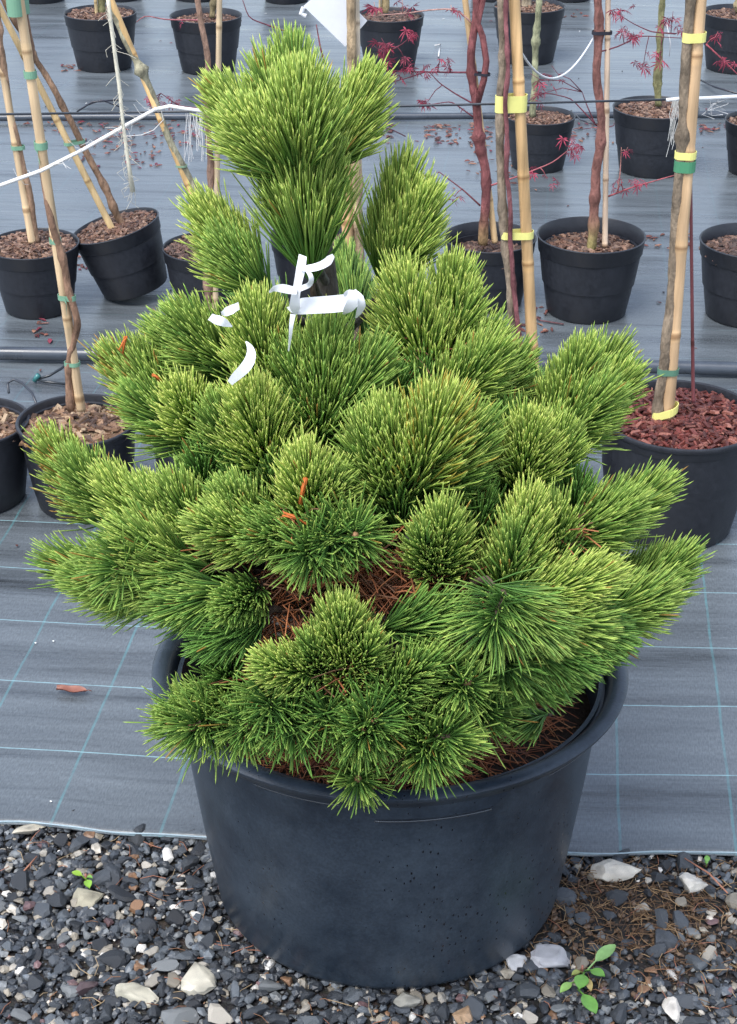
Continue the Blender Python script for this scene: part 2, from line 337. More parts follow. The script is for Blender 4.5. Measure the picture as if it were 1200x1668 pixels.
# dead needles and root fibres lying on the gravel
def fibre(mb, x, y, z, L_, r, c, lift=.004):
    a = random.uniform(0, 6.28); b = a + random.uniform(-.7, .7)
    p0 = np.array([x, y, z]); p1 = p0 + L_ / 2 * np.array([math.cos(a), math.sin(a), 0]) + (0, 0, lift * random.uniform(0, 1)); p2 = p1 + L_ / 2 * np.array([math.cos(b), math.sin(b), 0]) + (0, 0, -lift * .4)
    mb.tube([p0, p1, p2], r, 3, c, False)
mb = MB(); c0 = G(1010, 1480)
for i in range(900):
    x = random.gauss(c0[0], .125); y = random.gauss(c0[1], .07)
    if y > EDGE_Y(x) - .005 or (x - .028) ** 2 + (y - 1.755) ** 2 < .23 ** 2: continue
    fibre(mb, x, y, GZ + random.uniform(.005, .012), random.uniform(.012, .035), .00055, random.choice(((.20, .12, .06), (.13, .07, .035), (.32, .21, .11), (.10, .06, .035))))
for i in range(260):
    p = G(random.uniform(-20, 1220), random.uniform(1340, 1680), 0)
    if p[1] > EDGE_Y(p[0]) - .005 or (p[0] - .028) ** 2 + (p[1] - 1.755) ** 2 < .24 ** 2: continue
    fibre(mb, p[0], p[1], GZ + random.uniform(.008, .013), random.uniform(.012, .04), .0006, random.choice(((.22, .11, .06), (.30, .13, .08), (.33, .24, .14))))
tag(mb.build('needle_litter', M['deadneedle']), 'brown dead needles and root fibres strewn over the gravel', 'litter', kind='stuff')

# ------------------------------------------------------------------ big pot
PX, PY = .028, 1.755; PH = .350; PR = .312
bp = tag(empty('large_pot', (PX, PY - .022, -.006)), 'large black plastic tub holding the bushy pine', 'plant pot')
mb = MB()
mb.lathe([(0, .004), (.222, .004), (.232, .0), (.239, .004), (.243, .012), (.258, .12), (.270, .22), (.2775, .295), (.2815, .345), (.276, .345), (.260, .20), (.25, .1), (0, .1)], 128)
sharp(mb.build('body', M['bigpot'], bp), 50)
mb = MB()
mb.lathe([(.2800, .337), (.2980, .3345), (.3012, .3370), (.3040, .3450), (.3080, .3470), (.3115, .3490), (.3134, .3520), (.3140, .3550), (.3110, .3575), (.304, .3595), (.296, .3585), (.2905, .355), (.2875, .348), (.2830, .330), (.2790, .30), (.270, .24)], 128)
sharp(mb.build('rim', M['bigpot'], bp), 60)
def skirt(a0, a1, z0, z1, r0, r1, th_, name='handle', nn=22):   # curved grip panel standing proud under the rim
    mb = MB(); V = []; 
    for k in range(nn + 1):
        t = k / nn; a = a0 + (a1 - a0) * t; zz = z0 + (.012 * max(0, 1 - t * nn / 2) + .012 * max(0, 1 - (1 - t) * nn / 2))
        for r_, z_ in ((r0, zz), (r0 + th_, zz + .003), (r1 + th_ * .5, z1), (r1, z1)): V.append((r_ * math.cos(a), r_ * math.sin(a), z_))
    Fc = [(k * 4 + j, k * 4 + (j + 1) % 4, k * 4 + 4 + (j + 1) % 4, k * 4 + 4 + j) for k in range(nn) for j in range(4)] + [(3, 2, 1, 0), tuple(nn * 4 + j for j in range(4))]
    mb.add(V, Fc); return sharp(mb.build(name, M['bigpot'], bp), 40)
skirt(R(-97), R(-62), .3135, .3455, .2785, .2875, .0175)
skirt(R(83), R(118), .3135, .3455, .2785, .2875, .0175)
# moulded ledges under the rim, beaded with rain
M['wetplastic'] = pigment('wetplastic', .16, .8, (.03, .036, .046), False, 60, .3, 200, .2, .0006)
for a0, a1, z, r_ in ((-124, -102, .3335, .2985), (-50, -36, .3335, .2985), (-94, -66, .3130, .2955), (-79, -66, .3065, .2790)):
    mb = MB(); mb.tube([((r_ + .0006) * math.cos(R(a0 + (a1 - a0) * k / 24)), (r_ + .0006) * math.sin(R(a0 + (a1 - a0) * k / 24)), z) for k in range(25)], .0008 if z > .32 else .0014, 8); mb.build('moulded_ridge', M['wetplastic'], bp)
bp.scale = (.995, .89, 1.06)                      # squeezed slightly oval, as soft tubs are
# compost and fallen needles inside
mb = MB(); mb.lathe([(0, .318), (.12, .312), (.2, .304), (.25, .296), (.274, .290)], 64, (.030, .020, .014)); mb.build('compost', M['soil'], bp)
mb = MB()
for i in range(5200):
    r_ = .283 * math.sqrt(random.random()); a = random.uniform(0, 6.28)
    z = .322 - .026 * (r_ / .283) ** 2 + random.uniform(.002, .014)
    rq = .76 if r_ > .2 else .86
    fibre(mb, r_ * math.cos(a) * rq, r_ * math.sin(a) * rq, z - .006, random.uniform(.03, .065), .0008, random.choice(((.33, .115, .05), (.40, .15, .065), (.25, .085, .04), (.45, .21, .10), (.18, .075, .045))), .010)
tag(mb.build('fallen_needles', M['deadneedle'], bp), kind='stuff')

# ------------------------------------------------------------------ the pine
pine = tag(empty('pine_tree', (PX, PY, .315)), 'dense bushy green pine with stiff needle tufts growing in the large tub', 'pine tree')
PZ = [.28, .36, .42, .50, .58, .64, .72, .79, .86, .93, 1.0, 1.1, 1.2, 1.26]
PRr = [.27, .33, .39, .455, .47, .465, .43, .37, .29, .215, .17, .16, .10, .03]
def prof(z): return float(np.interp(z, PZ, PRr))
def axx(z): return float(np.interp(z, [.3, .75, 1.25], [PX, -.045, -.085]))
def hit(px, py, inset=.055, yo=0.0):
    best = (1e9, None)
    for Y in np.arange(1.15, 2.15, .004):
        p = A(px, py, Y); d = math.hypot(p[0] - (PX * .6 + axx(p[2]) * .4 if p[2] < .85 else axx(p[2])), p[1] - PY) - max(prof(p[2]) - inset, .004)
        if d <= 0: best = (d, Y); break
        if d < best[0]: best = (d, Y)
    return A(px, py, best[1] + yo)
def needles(P, n_, L_, ph0, ph1, yel, up, oran=0, rad=.00115, col=None, t0=.08):
    # P: stem polyline (m,3). returns vertices, faces, colours
    P = np.asarray(P); m = len(P); t = t0 + (1 - t0) * (np.arange(n_) + rng.random(n_)) / n_
    s = t * (m - 1); i = np.minimum(s.astype(int), m - 2); fr = (s - i)[:, None]
    base = P[i] * (1 - fr) + P[i + 1] * fr; ax = P[i + 1] - P[i]; ax /= np.linalg.norm(ax, axis=1)[:, None]
    ref = np.array([.31, .52, .79]); e1 = np.cross(ax, ref); e1 /= np.linalg.norm(e1, axis=1)[:, None]; e2 = np.cross(ax, e1)
    az_ = np.arange(n_) * 2.39996 + rng.normal(0, .35, n_)
    phi = np.radians(ph0 + (ph1 - ph0) * t ** 1.1) + rng.normal(0, R(6.5 if ph0 < 70 else 13), n_)
    tip = t > .90; phi[tip] = np.radians(rng.uniform(1, ph1 + 6, tip.sum()))
    rd = np.cos(az_)[:, None] * e1 + np.sin(az_)[:, None] * e2
    d = np.cos(phi)[:, None] * ax + np.sin(phi)[:, None] * rd
    Ln = L_ * (1.10 - .24 * t) * rng.normal(1, .11 if ph0 < 70 else .15, n_)
    upv = np.array([0, 0, 1.0])
    d2 = .85 * d + .50 * ax + up * upv + rng.normal(0, .17, (n_, 3)); d2 /= np.linalg.norm(d2, axis=1)[:, None]
    K = [0, .5, .92, 1.0]; pts = []
    for k in K: dd = d * (1 - k * .5) + d2 * k * .5; dd /= np.linalg.norm(dd, axis=1)[:, None]; pts.append(base + dd * (Ln * k)[:, None])
    u = np.cross(d, rng.normal(0, 1, (n_, 3))); u /= np.linalg.norm(u, axis=1)[:, None]; v = np.cross(d, u)
    V = []; rr = [rad * .8, rad, rad * .8]
    for k in range(3):
        for j in range(3):
            a = 2 * math.pi * j / 3; V.append(pts[k] + (math.cos(a) * u + math.sin(a) * v) * rr[k])
    # blunt tip
    V.append(pts[3])
    V = np.stack(V, 1)                     # n,10,3
    # needle colour: green, yellow at young tips; light on tuft tops also painted in
    ry = np.clip((yel - .25) * 1.45 + .25 + rng.normal(0, .10) + rng.normal(0, .18, n_), 0, 1)[:, None]; rv = rng.normal(1, .13, n_)[:, None]
    g0 = np.array([.066, .160, .042]); g1 = np.array([.200, .400, .070]); y1 = np.array([.76, .84, .20])
    cb = (g0 * (1 - ry) + g1 * ry * .8 + g0 * .2 * ry) * rv; cm = (g0 * (1 - ry) * 1.35 + g1 * ry) * rv; ct = (g1 * (1 - ry) + y1 * ry) * rv
    if col is not None: cb = cm = ct = np.array(col) * rv
    C = np.stack([cb] * 3 + [cm * .8 + cb * .2] * 3 + [cm * .3 + ct * .7] * 3 + [ct * 1.1], 1)
    if oran:
        om = rng.random(n_) < oran; oc = np.array([.60, .42, .07]) if ph1 == 20 else np.array([.50, .19, .05]); C[om, 6:] = C[om, 6:] * .25 + oc * .75; C[om, 3:6] = C[om, 3:6] * .6 + oc * .4
    f = []
    for k in range(2):
        for j in range(3): f.append((k * 3 + j, k * 3 + (j + 1) % 3, k * 3 + 3 + (j + 1) % 3, k * 3 + 3 + j))
    tri = [(6, 7, 9), (7, 8, 9), (8, 6, 9)]
    off = (np.arange(n_) * 10)[:, None, None]
    Q = (np.array(f)[None] + off).reshape(-1, 4); T = (np.array(tri)[None] + off).reshape(-1, 3)
    return V.reshape(-1, 3), Q, T, np.clip(C, 0.004, .8).reshape(-1, 3)
def np_mesh(name, V, Q, T, C, m):
    me = bpy.data.meshes.new(name); nq, nt_ = len(Q), len(T)
    me.vertices.add(len(V)); me.vertices.foreach_set('co', V.ravel().astype(np.float32))
    me.loops.add(nq * 4 + nt_ * 3); me.loops.foreach_set('vertex_index', np.r_[Q.ravel(), T.ravel()].astype(np.int32))
    me.polygons.add(nq + nt_); me.polygons.foreach_set('loop_start', np.r_[np.arange(nq) * 4, nq * 4 + np.arange(nt_) * 3].astype(np.int32))
    me.polygons.foreach_set('loop_total', np.r_[np.full(nq, 4), np.full(nt_, 3)].astype(np.int32))
    me.polygons.foreach_set('use_smooth', np.ones(nq + nt_, bool)); me.update(calc_edges=True)
    at = me.color_attributes.new('col', 'FLOAT_COLOR', 'POINT'); at.data.foreach_set('color', np.c_[C, np.ones(len(C))].ravel().astype(np.float32))
    me.materials.append(m); return me
BARK = (.085, .060, .045); GREYB = (.17, .155, .135)
# trunk
mb = MB(); tz = np.linspace(.28, 1.02, 16)
TR = np.array([[axx(z) + .008 * math.sin(z * 9), PY + .01 * math.cos(z * 6), z] for z in tz])
mb.tube(TR, np.linspace(.026, .010, 16), 12, (.12, .10, .085)); keep(mb.build('trunk', M['bark']), pine)
def trunk_at(z): return np.array([np.interp(z, tz, TR[:, k]) for k in range(3)])
# shoots: start x,y  end x,y (photo), depth from start to end, extra depth, needle length px, yellowness (low also darkens), count, kind, orange, bud
SH = [
 # leader cluster
 (486, 250, 476, 122, -.03, .06, 84, .45, 520, 'b', 0, 0), (470, 235, 438, 142, -.02, .05, 72, .50, 260, 'b', .02, 0),
 (462, 262, 378, 178, .0, .01, 78, .60, 520, 'b', 0, 0), (486, 290, 492, 190, .04, -.04, 98, .58, 680, 'b', 0, 0), (520, 275, 585, 172, .0, .02, 84, .50, 560, 'b', 0, 0),
 (474, 290, 415, 225, .03, -.03, 82, .52, 480, 'b', 0, 0),
 (510, 480, 490, 270, .01, .0, 135, .52, 560, 'v', 0, 1), (507, 450, 497, 320, .03, .0, 130, .50, 300, 'v', 0, 0), (500, 400, 465, 300, .02, .0, 92, .42, 160, 'v', 0, 0), (506, 400, 522, 290, .02, .0, 92, .40, 160, 'v', 0, 0),
 (622, 462, 656, 305, .0, .03, 88, .56, 560, 'b', 0, 0), (632, 458, 684, 350, .03, -.01, 82, .56, 520, 'b', 0, 0),
 (432, 470, 350, 372, .0, .02, 84, .50, 560, 'b', 0, 0), (440, 480, 385, 425, .02, .0, 76, .35, 360, 'b', 0, 0),
 # upper middle
 (690, 590, 655, 482, .05, 0, 84, .58, 560, 'b', 0, 1), (715, 590, 738, 470, .05, 0, 84, .60, 600, 'b', 0, 1), (720, 590, 755, 505, .04, 0, 70, .45, 300, 'b', 0, 0),
 (735, 640, 790, 565, .02, .03, 70, .38, 480, 'b', 0, 0), (730, 650, 790, 595, .05, -.02, 75, .48, 420, 'b', 0, 0), (790, 650, 835, 600, .0, .06, 62, .35, 300, 'b', 0, 0),
 (440, 620, 420, 530, .05, 0, 80, .58, 560, 'b', 0, 1), (375, 590, 312, 540, .02, .03, 74, .48, 460, 'b', 0, 1), (350, 600, 280, 560, .0, .05, 70, .4, 250, 'b', 0, 0),
 (520, 700, 535, 575, .05, 0, 88, .42, 620, 'b', 0, 0), (530, 690, 600, 605, .05, .0, 80, .30, 400, 'b', 0, 0), (500, 690, 480, 600, .04, .02, 78, .32, 300, 'b', 0, 0),
 (305, 700, 195, 600, .02, .03, 80, .58, 640, 'b', .16, 0), (300, 690, 235, 600, .02, .04, 74, .42, 380, 'b', .05, 0), (320, 705, 240, 660, .03, .02, 72, .35, 360, 'b', 0, 0),
 (325, 700, 300, 655, .05, 0, 62, .66, 360, 'b', 0, 1), (435, 745, 412, 672, .06, 0, 80, .66, 640, 'b', 0, 0), (390, 735, 365, 690, .04, .02, 70, .4, 260, 'b', 0, 0),
 (905, 700, 945, 600, .03, .0, 76, .55, 540, 'b', 0, 0), (915, 690, 990, 595, .0, .05, 76, .50, 480, 'b', 0, 0), (920, 700, 1010, 630, .02, .03, 72, .48, 480, 'b', 0, 0), (900, 710, 970, 660, .05, .0, 74, .45, 400, 'b', 0, 0),
 (850, 780, 862, 715, .06, 0, 72, .66, 520, 'b', 0, 0), (900, 760, 905, 720, .03, .03, 66, .4, 260, 'b', 0, 0),
 (668, 800, 706, 712, .07, -.01, 98, .60, 520, 'o', .16, 2), (650, 800, 632, 705, .06, 0, 86, .60, 460, 'b', 0, 0), (690, 800, 765, 720, .05, 0, 84, .38, 440, 'b', 0, 0), (620, 790, 600, 720, .05, .01, 76, .4, 300, 'b', 0, 0),
 (510, 850, 498, 770, .07, 0, 76, .66, 600, 'b', 0, 0), (520, 830, 540, 790, .05, .02, 60, .5, 240, 'b', 0, 0),
 # middle sides
 (175, 830, 88, 738, .02, .04, 74, .56, 600, 'b', .15, 0), (190, 830, 130, 770, .02, .03, 66, .4, 340, 'b', 0, 0),
 (310, 900, 190, 805, .04, .0, 76, .66, 680, 'b', 0, 0), (320, 890, 245, 820, .04, .01, 70, .48, 420, 'b', 0, 0), (335, 880, 290, 810, .03, .02, 68, .38, 340, 'b', 0, 0),
 (300, 910, 230, 880, .03, .0, 70, .45, 360, 'b', 0, 0), (420, 870, 352, 860, .06, -.01, 64, .52, 420, 'b', 0, 0), (420, 850, 380, 820, .05, .01, 62, .45, 300, 'b', 0, 0),
 (485, 860, 435, 875, .08, 0, 58, .38, 380, 'b', 0, 0), (520, 880, 500, 900, .06, 0, 58, .28, 260, 's', 0, 0), (575, 860, 578, 872, .08, 0, 52, .25, 240, 's', 0, 1), (545, 850, 540, 880, .06, 0, 55, .22, 220, 's', 0, 0),
 (718, 920, 718, 855, .08, 0, 68, .60, 440, 'b', 0, 0), (700, 920, 690, 880, .10, 0, 56, .42, 240, 'b', 0, 0),
 (832, 950, 862, 835, .05, 0, 72, .64, 620, 'b', 0, 0), (825, 960, 840, 880, .05, .01, 66, .40, 320, 'b', 0, 0), (900, 880, 890, 850, .03, .03, 62, .45, 260, 'b', 0, 0),
 (935, 875, 1062, 805, .0, .04, 72, .50, 640, 'b', 0, 0), (930, 870, 1000, 840, .02, .03, 70, .45, 420, 'b', 0, 0),
 (850, 975, 968, 945, .05, -.02, 68, .66, 620, 'b', 0, 0), (1000, 985, 1092, 930, .0, .03, 72, .32, 640, 'b', 0, 0), (980, 1000, 1050, 980, .0, .02, 68, .28, 400, 'b', 0, 0),
 (255, 955, 110, 925, .03, .02, 78, .38, 420, 'b', .02, 0), (240, 960, 150, 945, .03, .0, 70, .32, 300, 'b', 0, 0), (230, 900, 196, 926, .06, -.01, 66, .36, 260, 's', 0, 1),
 (330, 930, 240, 950, .04, .0, 68, .28, 340, 'b', 0, 0), (360, 960, 290, 985, .04, 0, 58, .22, 300, 'b', 0, 0), (340, 975, 245, 975, .03, .02, 62, .25, 320, 'b', 0, 0),
 (415, 960, 375, 990, .10, 0, 52, .36, 360, 'b', 0, 0), (420, 1005, 350, 1045, .05, .02, 56, .10, 240, 'b', 0, 0),
 # fill between the main tufts, coloured dark to stand for shade in the gaps
 (360, 930, 320, 880, .03, .055, 62, .08, 230, 'b', .03, 0),
 (300, 905, 262, 870, .03, .055, 62, .08, 230, 'b', .03, 0),
 (650, 860, 640, 800, .03, .055, 62, .08, 230, 'b', .03, 0),
 (740, 850, 765, 790, .03, .055, 62, .08, 230, 'b', .03, 0),
 (770, 900, 790, 835, .03, .055, 62, .08, 230, 'b', .03, 0),
 (930, 860, 935, 800, .03, .055, 62, .08, 230, 'b', .03, 0),
 (570, 860, 560, 800, .03, .055, 62, .08, 230, 'b', .03, 0),
 (450, 830, 452, 780, .03, .055, 62, .08, 230, 'b', .03, 0),
 (340, 800, 335, 750, .03, .055, 62, .08, 230, 'b', .03, 0),
 (420, 800, 400, 755, .03, .055, 62, .08, 230, 'b', .03, 0),
 (600, 760, 575, 700, .03, .055, 62, .08, 230, 'b', .03, 0),
 (830, 740, 825, 690, .03, .055, 62, .08, 230, 'b', .03, 0),
 (690, 690, 680, 620, .03, .055, 62, .08, 230, 'b', .03, 0),
 (470, 700, 455, 650, .03, .055, 62, .08, 230, 'b', .03, 0),
 (620, 690, 640, 640, .03, .055, 62, .08, 230, 'b', .03, 0),
 (900, 940, 905, 890, .03, .055, 62, .08, 230, 'b', .03, 0),
 (250, 930, 215, 900, .03, .055, 62, .08, 230, 'b', .03, 0),
 (780, 760, 800, 720, .03, .055, 62, .08, 230, 'b', .03, 0),
 # front dome and low ones
 (560, 1085, 556, 1010, .09, 0, 72, .72, 640, 'b', 0, 0), (575, 1090, 605, 1050, .10, 0, 56, .45, 260, 'b', 0, 0), (530, 1095, 505, 1055, .10, 0, 56, .42, 260, 'b', 0, 0),
 (495, 1090, 440, 1085, .07, -.02, 50, .66, 340, 'b', 0, 0), (640, 1020, 720, 1005, .04, .02, 66, .32, 260, 'b', 0, 0),
 (812, 962, 870, 1015, .05, -.01, 68, .30, 360, 'b', 0, 0), (822, 965, 800, 1020, .05, -.01, 66, .26, 220, 's', 0, 0), (860, 1000, 940, 1020, .04, .0, 68, .26, 380, 'b', 0, 0), (880, 1010, 960, 1050, .04, .0, 62, .2, 300, 'b', 0, 0),
 (640, 1110, 690, 1085, .06, 0, 60, .34, 320, 'b', 0, 0), (740, 1110, 760, 1112, .08, 0, 54, .46, 320, 's', 0, 1), (700, 1130, 735, 1090, .06, .02, 56, .30, 240, 's', 0, 0),
 (855, 1035, 930, 1075, .05, .0, 60, .26, 340, 'b', 0, 0), (890, 1050, 965, 1062, .03, .02, 58, .22, 300, 'b', 0, 0), (820, 1085, 885, 1118, .05, .03, 54, .24, 280, 'b', 0, 0), (920, 1000, 985, 1035, .03, .0, 60, .24, 280, 'b', 0, 0),
 (840, 1060, 905, 1095, .05, .02, 58, .22, 320, 'b', 0, 0), (800, 1060, 830, 1080, .05, .02, 56, .2, 220, 's', 0, 0),
 (410, 1135, 315, 1155, .05, 0, 56, .26, 340, 'b', 0, 0), (370, 1150, 318, 1182, .07, -.02, 58, .36, 340, 's', 0, 1), (330, 1170, 288, 1172, .06, -.01, 54, .42, 300, 's', 0, 1),
 (395, 1165, 404, 1182, .09, -.01, 56, .20, 300, 's', 0, 1), (450, 1120, 440, 1150, .06, 0, 58, .16, 260, 's', 0, 0), (480, 1150, 470, 1175, .08, 0, 62, .18, 260, 's', 0, 0),
 (585, 1170, 593, 1188, .09, 0, 60, .22, 380, 's', 0, 1), (600, 1160, 608, 1172, .06, .0, 56, .2, 220, 's', 0, 1), (540, 1150, 530, 1165, .06, .01, 56, .15, 220, 's', 0, 0),
 (585, 1255, 583, 1268, .08, 0, 46, .30, 260, 's', 0, 1), (660, 1190, 735, 1200, .07, -.01, 58, .38, 360, 's', 0, 0), (690, 1200, 700, 1225, .06, .0, 60, .26, 260, 's', 0, 0),
 (640, 1140, 650, 1140, .06, .02, 56, .16, 220, 's', 0, 0), (780, 1160, 790, 1150, .05, .03, 55, .22, 240, 's', 0, 0), (880, 1165, 830, 1180, .03, .10, 44, .22, 150, 'b', 0, 0),
 (380, 1105, 365, 1095, .05, .03, 50, .15, 160, 'b', 0, 0),
]
def frand(a, b): return float(rng.uniform(a, b))
BUDC = (.34, .19, .10)
def blob(mb, c, ax, r_, l_, col):
    ax = unit(ax); t = np.linspace(0, 1, 7); mb.tube([np.array(c) + ax * l_ * k for k in t], [max(r_ * math.sin(math.pi * min(.97, .12 + k * .85)) ** .6, .0004) for k in t], 8, col)
def make_shoot(S, E, L_, yel, n_, kind, oran, bud, ds=True):
    mid = (S + E) / 2 - np.array([0, 0, .08]) * np.linalg.norm(E - S) ; P = [S]
    for k in (.33, .66, 1): P.append((1 - k) ** 2 * S + 2 * k * (1 - k) * mid + k * k * E)
    P = np.array(P)
    # woody stem carried in to the trunk
    dist = math.hypot(S[0] - axx(S[2]), S[1] - PY); tp = trunk_at(min(max(S[2] - .35 * dist - .05, .33), 1.0))
    q = (S + tp) / 2 - np.array([0, 0, .10 * dist]); Bz = [(1 - k) ** 2 * tp + 2 * k * (1 - k) * q + k * k * S for k in np.linspace(0, 1, 7)]
    mb = MB(); pts = np.array(Bz[:-1] + list(P)); rr = np.r_[np.linspace(.0075, .0046, 6), np.linspace(.0044, .0030, len(P))] * (1 if S[2] < .75 else .75)
    cc = [GREYB] * 5 + [BARK] * (len(pts) - 5)
    mb.tube(pts, rr, 7, cc); sh = mb.build('shoot', M['bark'])
    keep(sh, pine)
    if kind == 'b': ph = (50, 21) if ds else (36, 16); up = .30 if ds else .20
    elif kind == 'v': ph = (33, 22); up = .12
    elif kind == 'o': ph = (46, 20); up = .26
    else: ph = (78, 40); up = .22
    V, Q, T, C = needles(P, int(n_ * (1.5 if kind != 's' else 1.0)), L_, ph[0], ph[1], yel, up, oran, rad=.00106 if kind != 's' else .00102)
    nd = tag(link('needles', np_mesh('needles', V, Q, T, C, M['needle'])), kind='stuff'); nd.parent = sh
    if bud:
        mb = MB(); ax = E - P[-2]
        if bud == 1: blob(mb, E, ax, .0042, .016, BUDC)
        else:
            for a in range(5): blob(mb, E + np.array([.006 * math.cos(a * 1.26), 0, .006 * math.sin(a * 1.26)]), unit(ax) + .5 * np.array([math.cos(a * 1.26), 0, math.sin(a * 1.26)]) + np.array([0, -.6, 0]), .0046, .017, (.58, .30, .22))
        b_ = mb.build('bud', M['bark']); b_.parent = sh
    return sh
PXM = 2.02 / F
for (sx, sy, ex, ey, dY, yo, Lp, yel, n_, kind, oran, bud) in SH:
    E_ = hit(ex, ey, .05 if kind != 's' else .035, yo); S_ = A(sx, sy, E_[1] + dY * (.45 if kind != 's' else .8))
    if kind == 'b': E_, S_ = S_ + (E_ - S_) * .84, S_ - (E_ - S_) * (.34 if sy > 480 else .12)
    make_shoot(S_, E_, Lp * PXM * ((1.20 if kind == 'b' else 1.22) if sy > 480 else (1.16 if kind == 'b' else 1.0)), yel, n_, kind, oran + .006, bud, sy > 480)
# inner and rear shoots that close the crown, kept inside the crown's own outline
OUTL = [(430,100),(560,60),(620,110),(600,230),(575,290),(560,450),(610,440),(650,260),(700,290),(700,400),(800,470),(860,560),(940,560),(1030,590),(1020,680),(930,730),(940,830),(1090,790),(1090,870),(1120,900),(1120,1000),(960,1070),(920,1130),(270,1190),(310,1040),(90,970),(100,880),(60,760),(70,700),(120,770),(230,770),(150,590),(200,550),(270,510),(350,480),(320,380),(350,330),(430,440),(480,430),(430,270),(350,150)]
def proj(p):
    x, y, z = p[0], p[1], H - p[2]; Zc = y * math.cos(TH) + z * math.sin(TH); return 600 + F * x / Zc, 834 + F * (z * math.cos(TH) - y * math.sin(TH)) / Zc
def inside(p):
    x, y = proj(p); c = False; n_ = len(OUTL)
    for i in range(n_):
        (x0, y0), (x1, y1) = OUTL[i], OUTL[i - 1]
        if (y0 > y) != (y1 > y) and x < (x1 - x0) * (y - y0) / (y1 - y0) + x0: c = not c
    return c
k = 0
while k < 60:
    z = frand(.42, .84); a = frand(0, 6.283); r_ = prof(z) * frand(.40, .68)
    E_ = np.array([PX + r_ * math.cos(a), PY + r_ * math.sin(a), z])
    if math.sin(a) < -.15 and z < .52: continue
    o_ = np.array([math.cos(a), math.sin(a), .9]); S_ = E_ - unit(o_) * .075
    if not inside(E_ + unit(o_) * .06) or not all(inside(E_ + np.array(q)) for q in ((.045, 0, .03), (-.045, 0, .03))): continue
    make_shoot(S_, E_, frand(.055, .07), frand(.04, .2), 200, 'b', .04, 0); k += 1  # low yellowness paints the inner crown's shade into the needles
for j in range(60):                         # outward rear side of the crown, seen from a step aside
    z = frand(.45, .95); a = frand(.25, math.pi - .25); r_ = prof(z) - .07
    E_ = np.array([PX + r_ * math.cos(a), PY + r_ * math.sin(a), z]); S_ = E_ - unit(np.array([math.cos(a), math.sin(a), .8])) * .09
    if not all(inside(E_ + np.array(q)) for q in ((.05, 0, .04), (-.05, 0, .04), (0, 0, .07))): continue
    make_shoot(S_, E_, .06, frand(.35, .6), 360, 'b', 0, 0)
# dead brown needles caught on the inner branches
mb = MB()
for (px, py, sx, sy, cnt, yy) in ((462, 940, 22, 45, 150, .10), (640, 940, 55, 22, 260, .10), (730, 960, 50, 14, 110, .10), (600, 915, 25, 30, 110, .09), (480, 1000, 18, 40, 80, .08), (530, 1105, 45, 14, 80, .03), (480, 835, 12, 6, 10, 0), (1000 - 75, 870, 25, 8, 40, .05), (300, 880, 40, 10, 40, .06), (690, 575, 35, 14, 40, .05)):
    for i in range(cnt):
        x, y = random.gauss(px, sx), random.gauss(py, sy); p = hit(x, y, .06); p = A(x, y, p[1] + yy * random.uniform(.4, 1.1))
        if not inside(p) or p[2] < .42: continue
        d = unit(np.array([random.gauss(0, 1), random.gauss(0, .6), random.gauss(-.3, .7)])); l_ = random.uniform(.025, .055)
        mb.tube([p, p + d * l_ * .5, p + d * l_ + np.array([0, 0, -.006])], .0009, 3, random.choice(((.36, .12, .05), (.42, .16, .07), (.27, .10, .05), (.20, .10, .06))), False)
tag(keep(mb.build('dead_needles', M['deadneedle']), pine), kind='stuff')
# a few bright orange dead bundles
for (x0, y0, x1, y1) in ((462, 838, 498, 852), (205, 548, 196, 572), (250, 612, 262, 620), (497, 780, 490, 820)):
    p = hit(x0, y0, .02); mb = MB()
    for i in range(5):
        q = A(x0 + random.uniform(-3, 3), y0 + random.uniform(-3, 3), p[1]); r_ = A(x1 + random.uniform(-4, 4), y1 + random.uniform(-4, 4), p[1] + random.uniform(-.01, .02)); mb.tube([q, (q + r_) / 2 + np.array([0, 0, .002]), r_], .0011, 4, (.50, .13, .03))
    tag(keep(mb.build('orange_needle_bundle', M['deadneedle']), pine), 'bright orange dead needle bundle')

# ------------------------------------------------------------------ small pots
GR_POT = 'black plastic pots standing on the mat'
def potmesh(kind):
    b = MB(); r = MB(); h = .74
    if kind == 0:
        b.lathe([(0, .012), (.33, .012), (.345, 0), (.362, 0), (.372, .012), (.405, .20), (.438, .44), (.452, h - .16), (.452, h - .13), (.43, h - .13), (.40, .3), (0, .3)], 48)
        r.lathe([(.449, h - .165), (.476, h - .150), (.481, h - .144), (.493, h - .02), (.499, h - .012), (.502, h - .004), (.499, h + .002), (.490, h + .003), (.483, h - .004), (.470, h - .14), (.43, .3)], 48)
    else:
        b.lathe([(0, .012), (.34, .012), (.355, 0), (.375, 0), (.385, .012), (.42, .2), (.452, .44), (.474, h - .06), (.474, h - .04), (.45, h - .05), (.41, .3), (0, .3)], 48)
        r.lathe([(.4735, h - .075), (.483, h - .06), (.488, h - .02), (.497, h - .012), (.502, h + .004), (.498, h + .016), (.487, h + .020), (.474, h + .014), (.468, h - .01), (.45, .4), (.42, .3)], 48)
    out = []
    for q, nm in ((b, 'body'), (r, 'rim')):
        o = sharp(q.build(nm, M['smallpot']), 40); me = o.data; bpy.data.objects.remove(o); out.append(me)
    return out
PM = [potmesh(0), potmesh(1)]
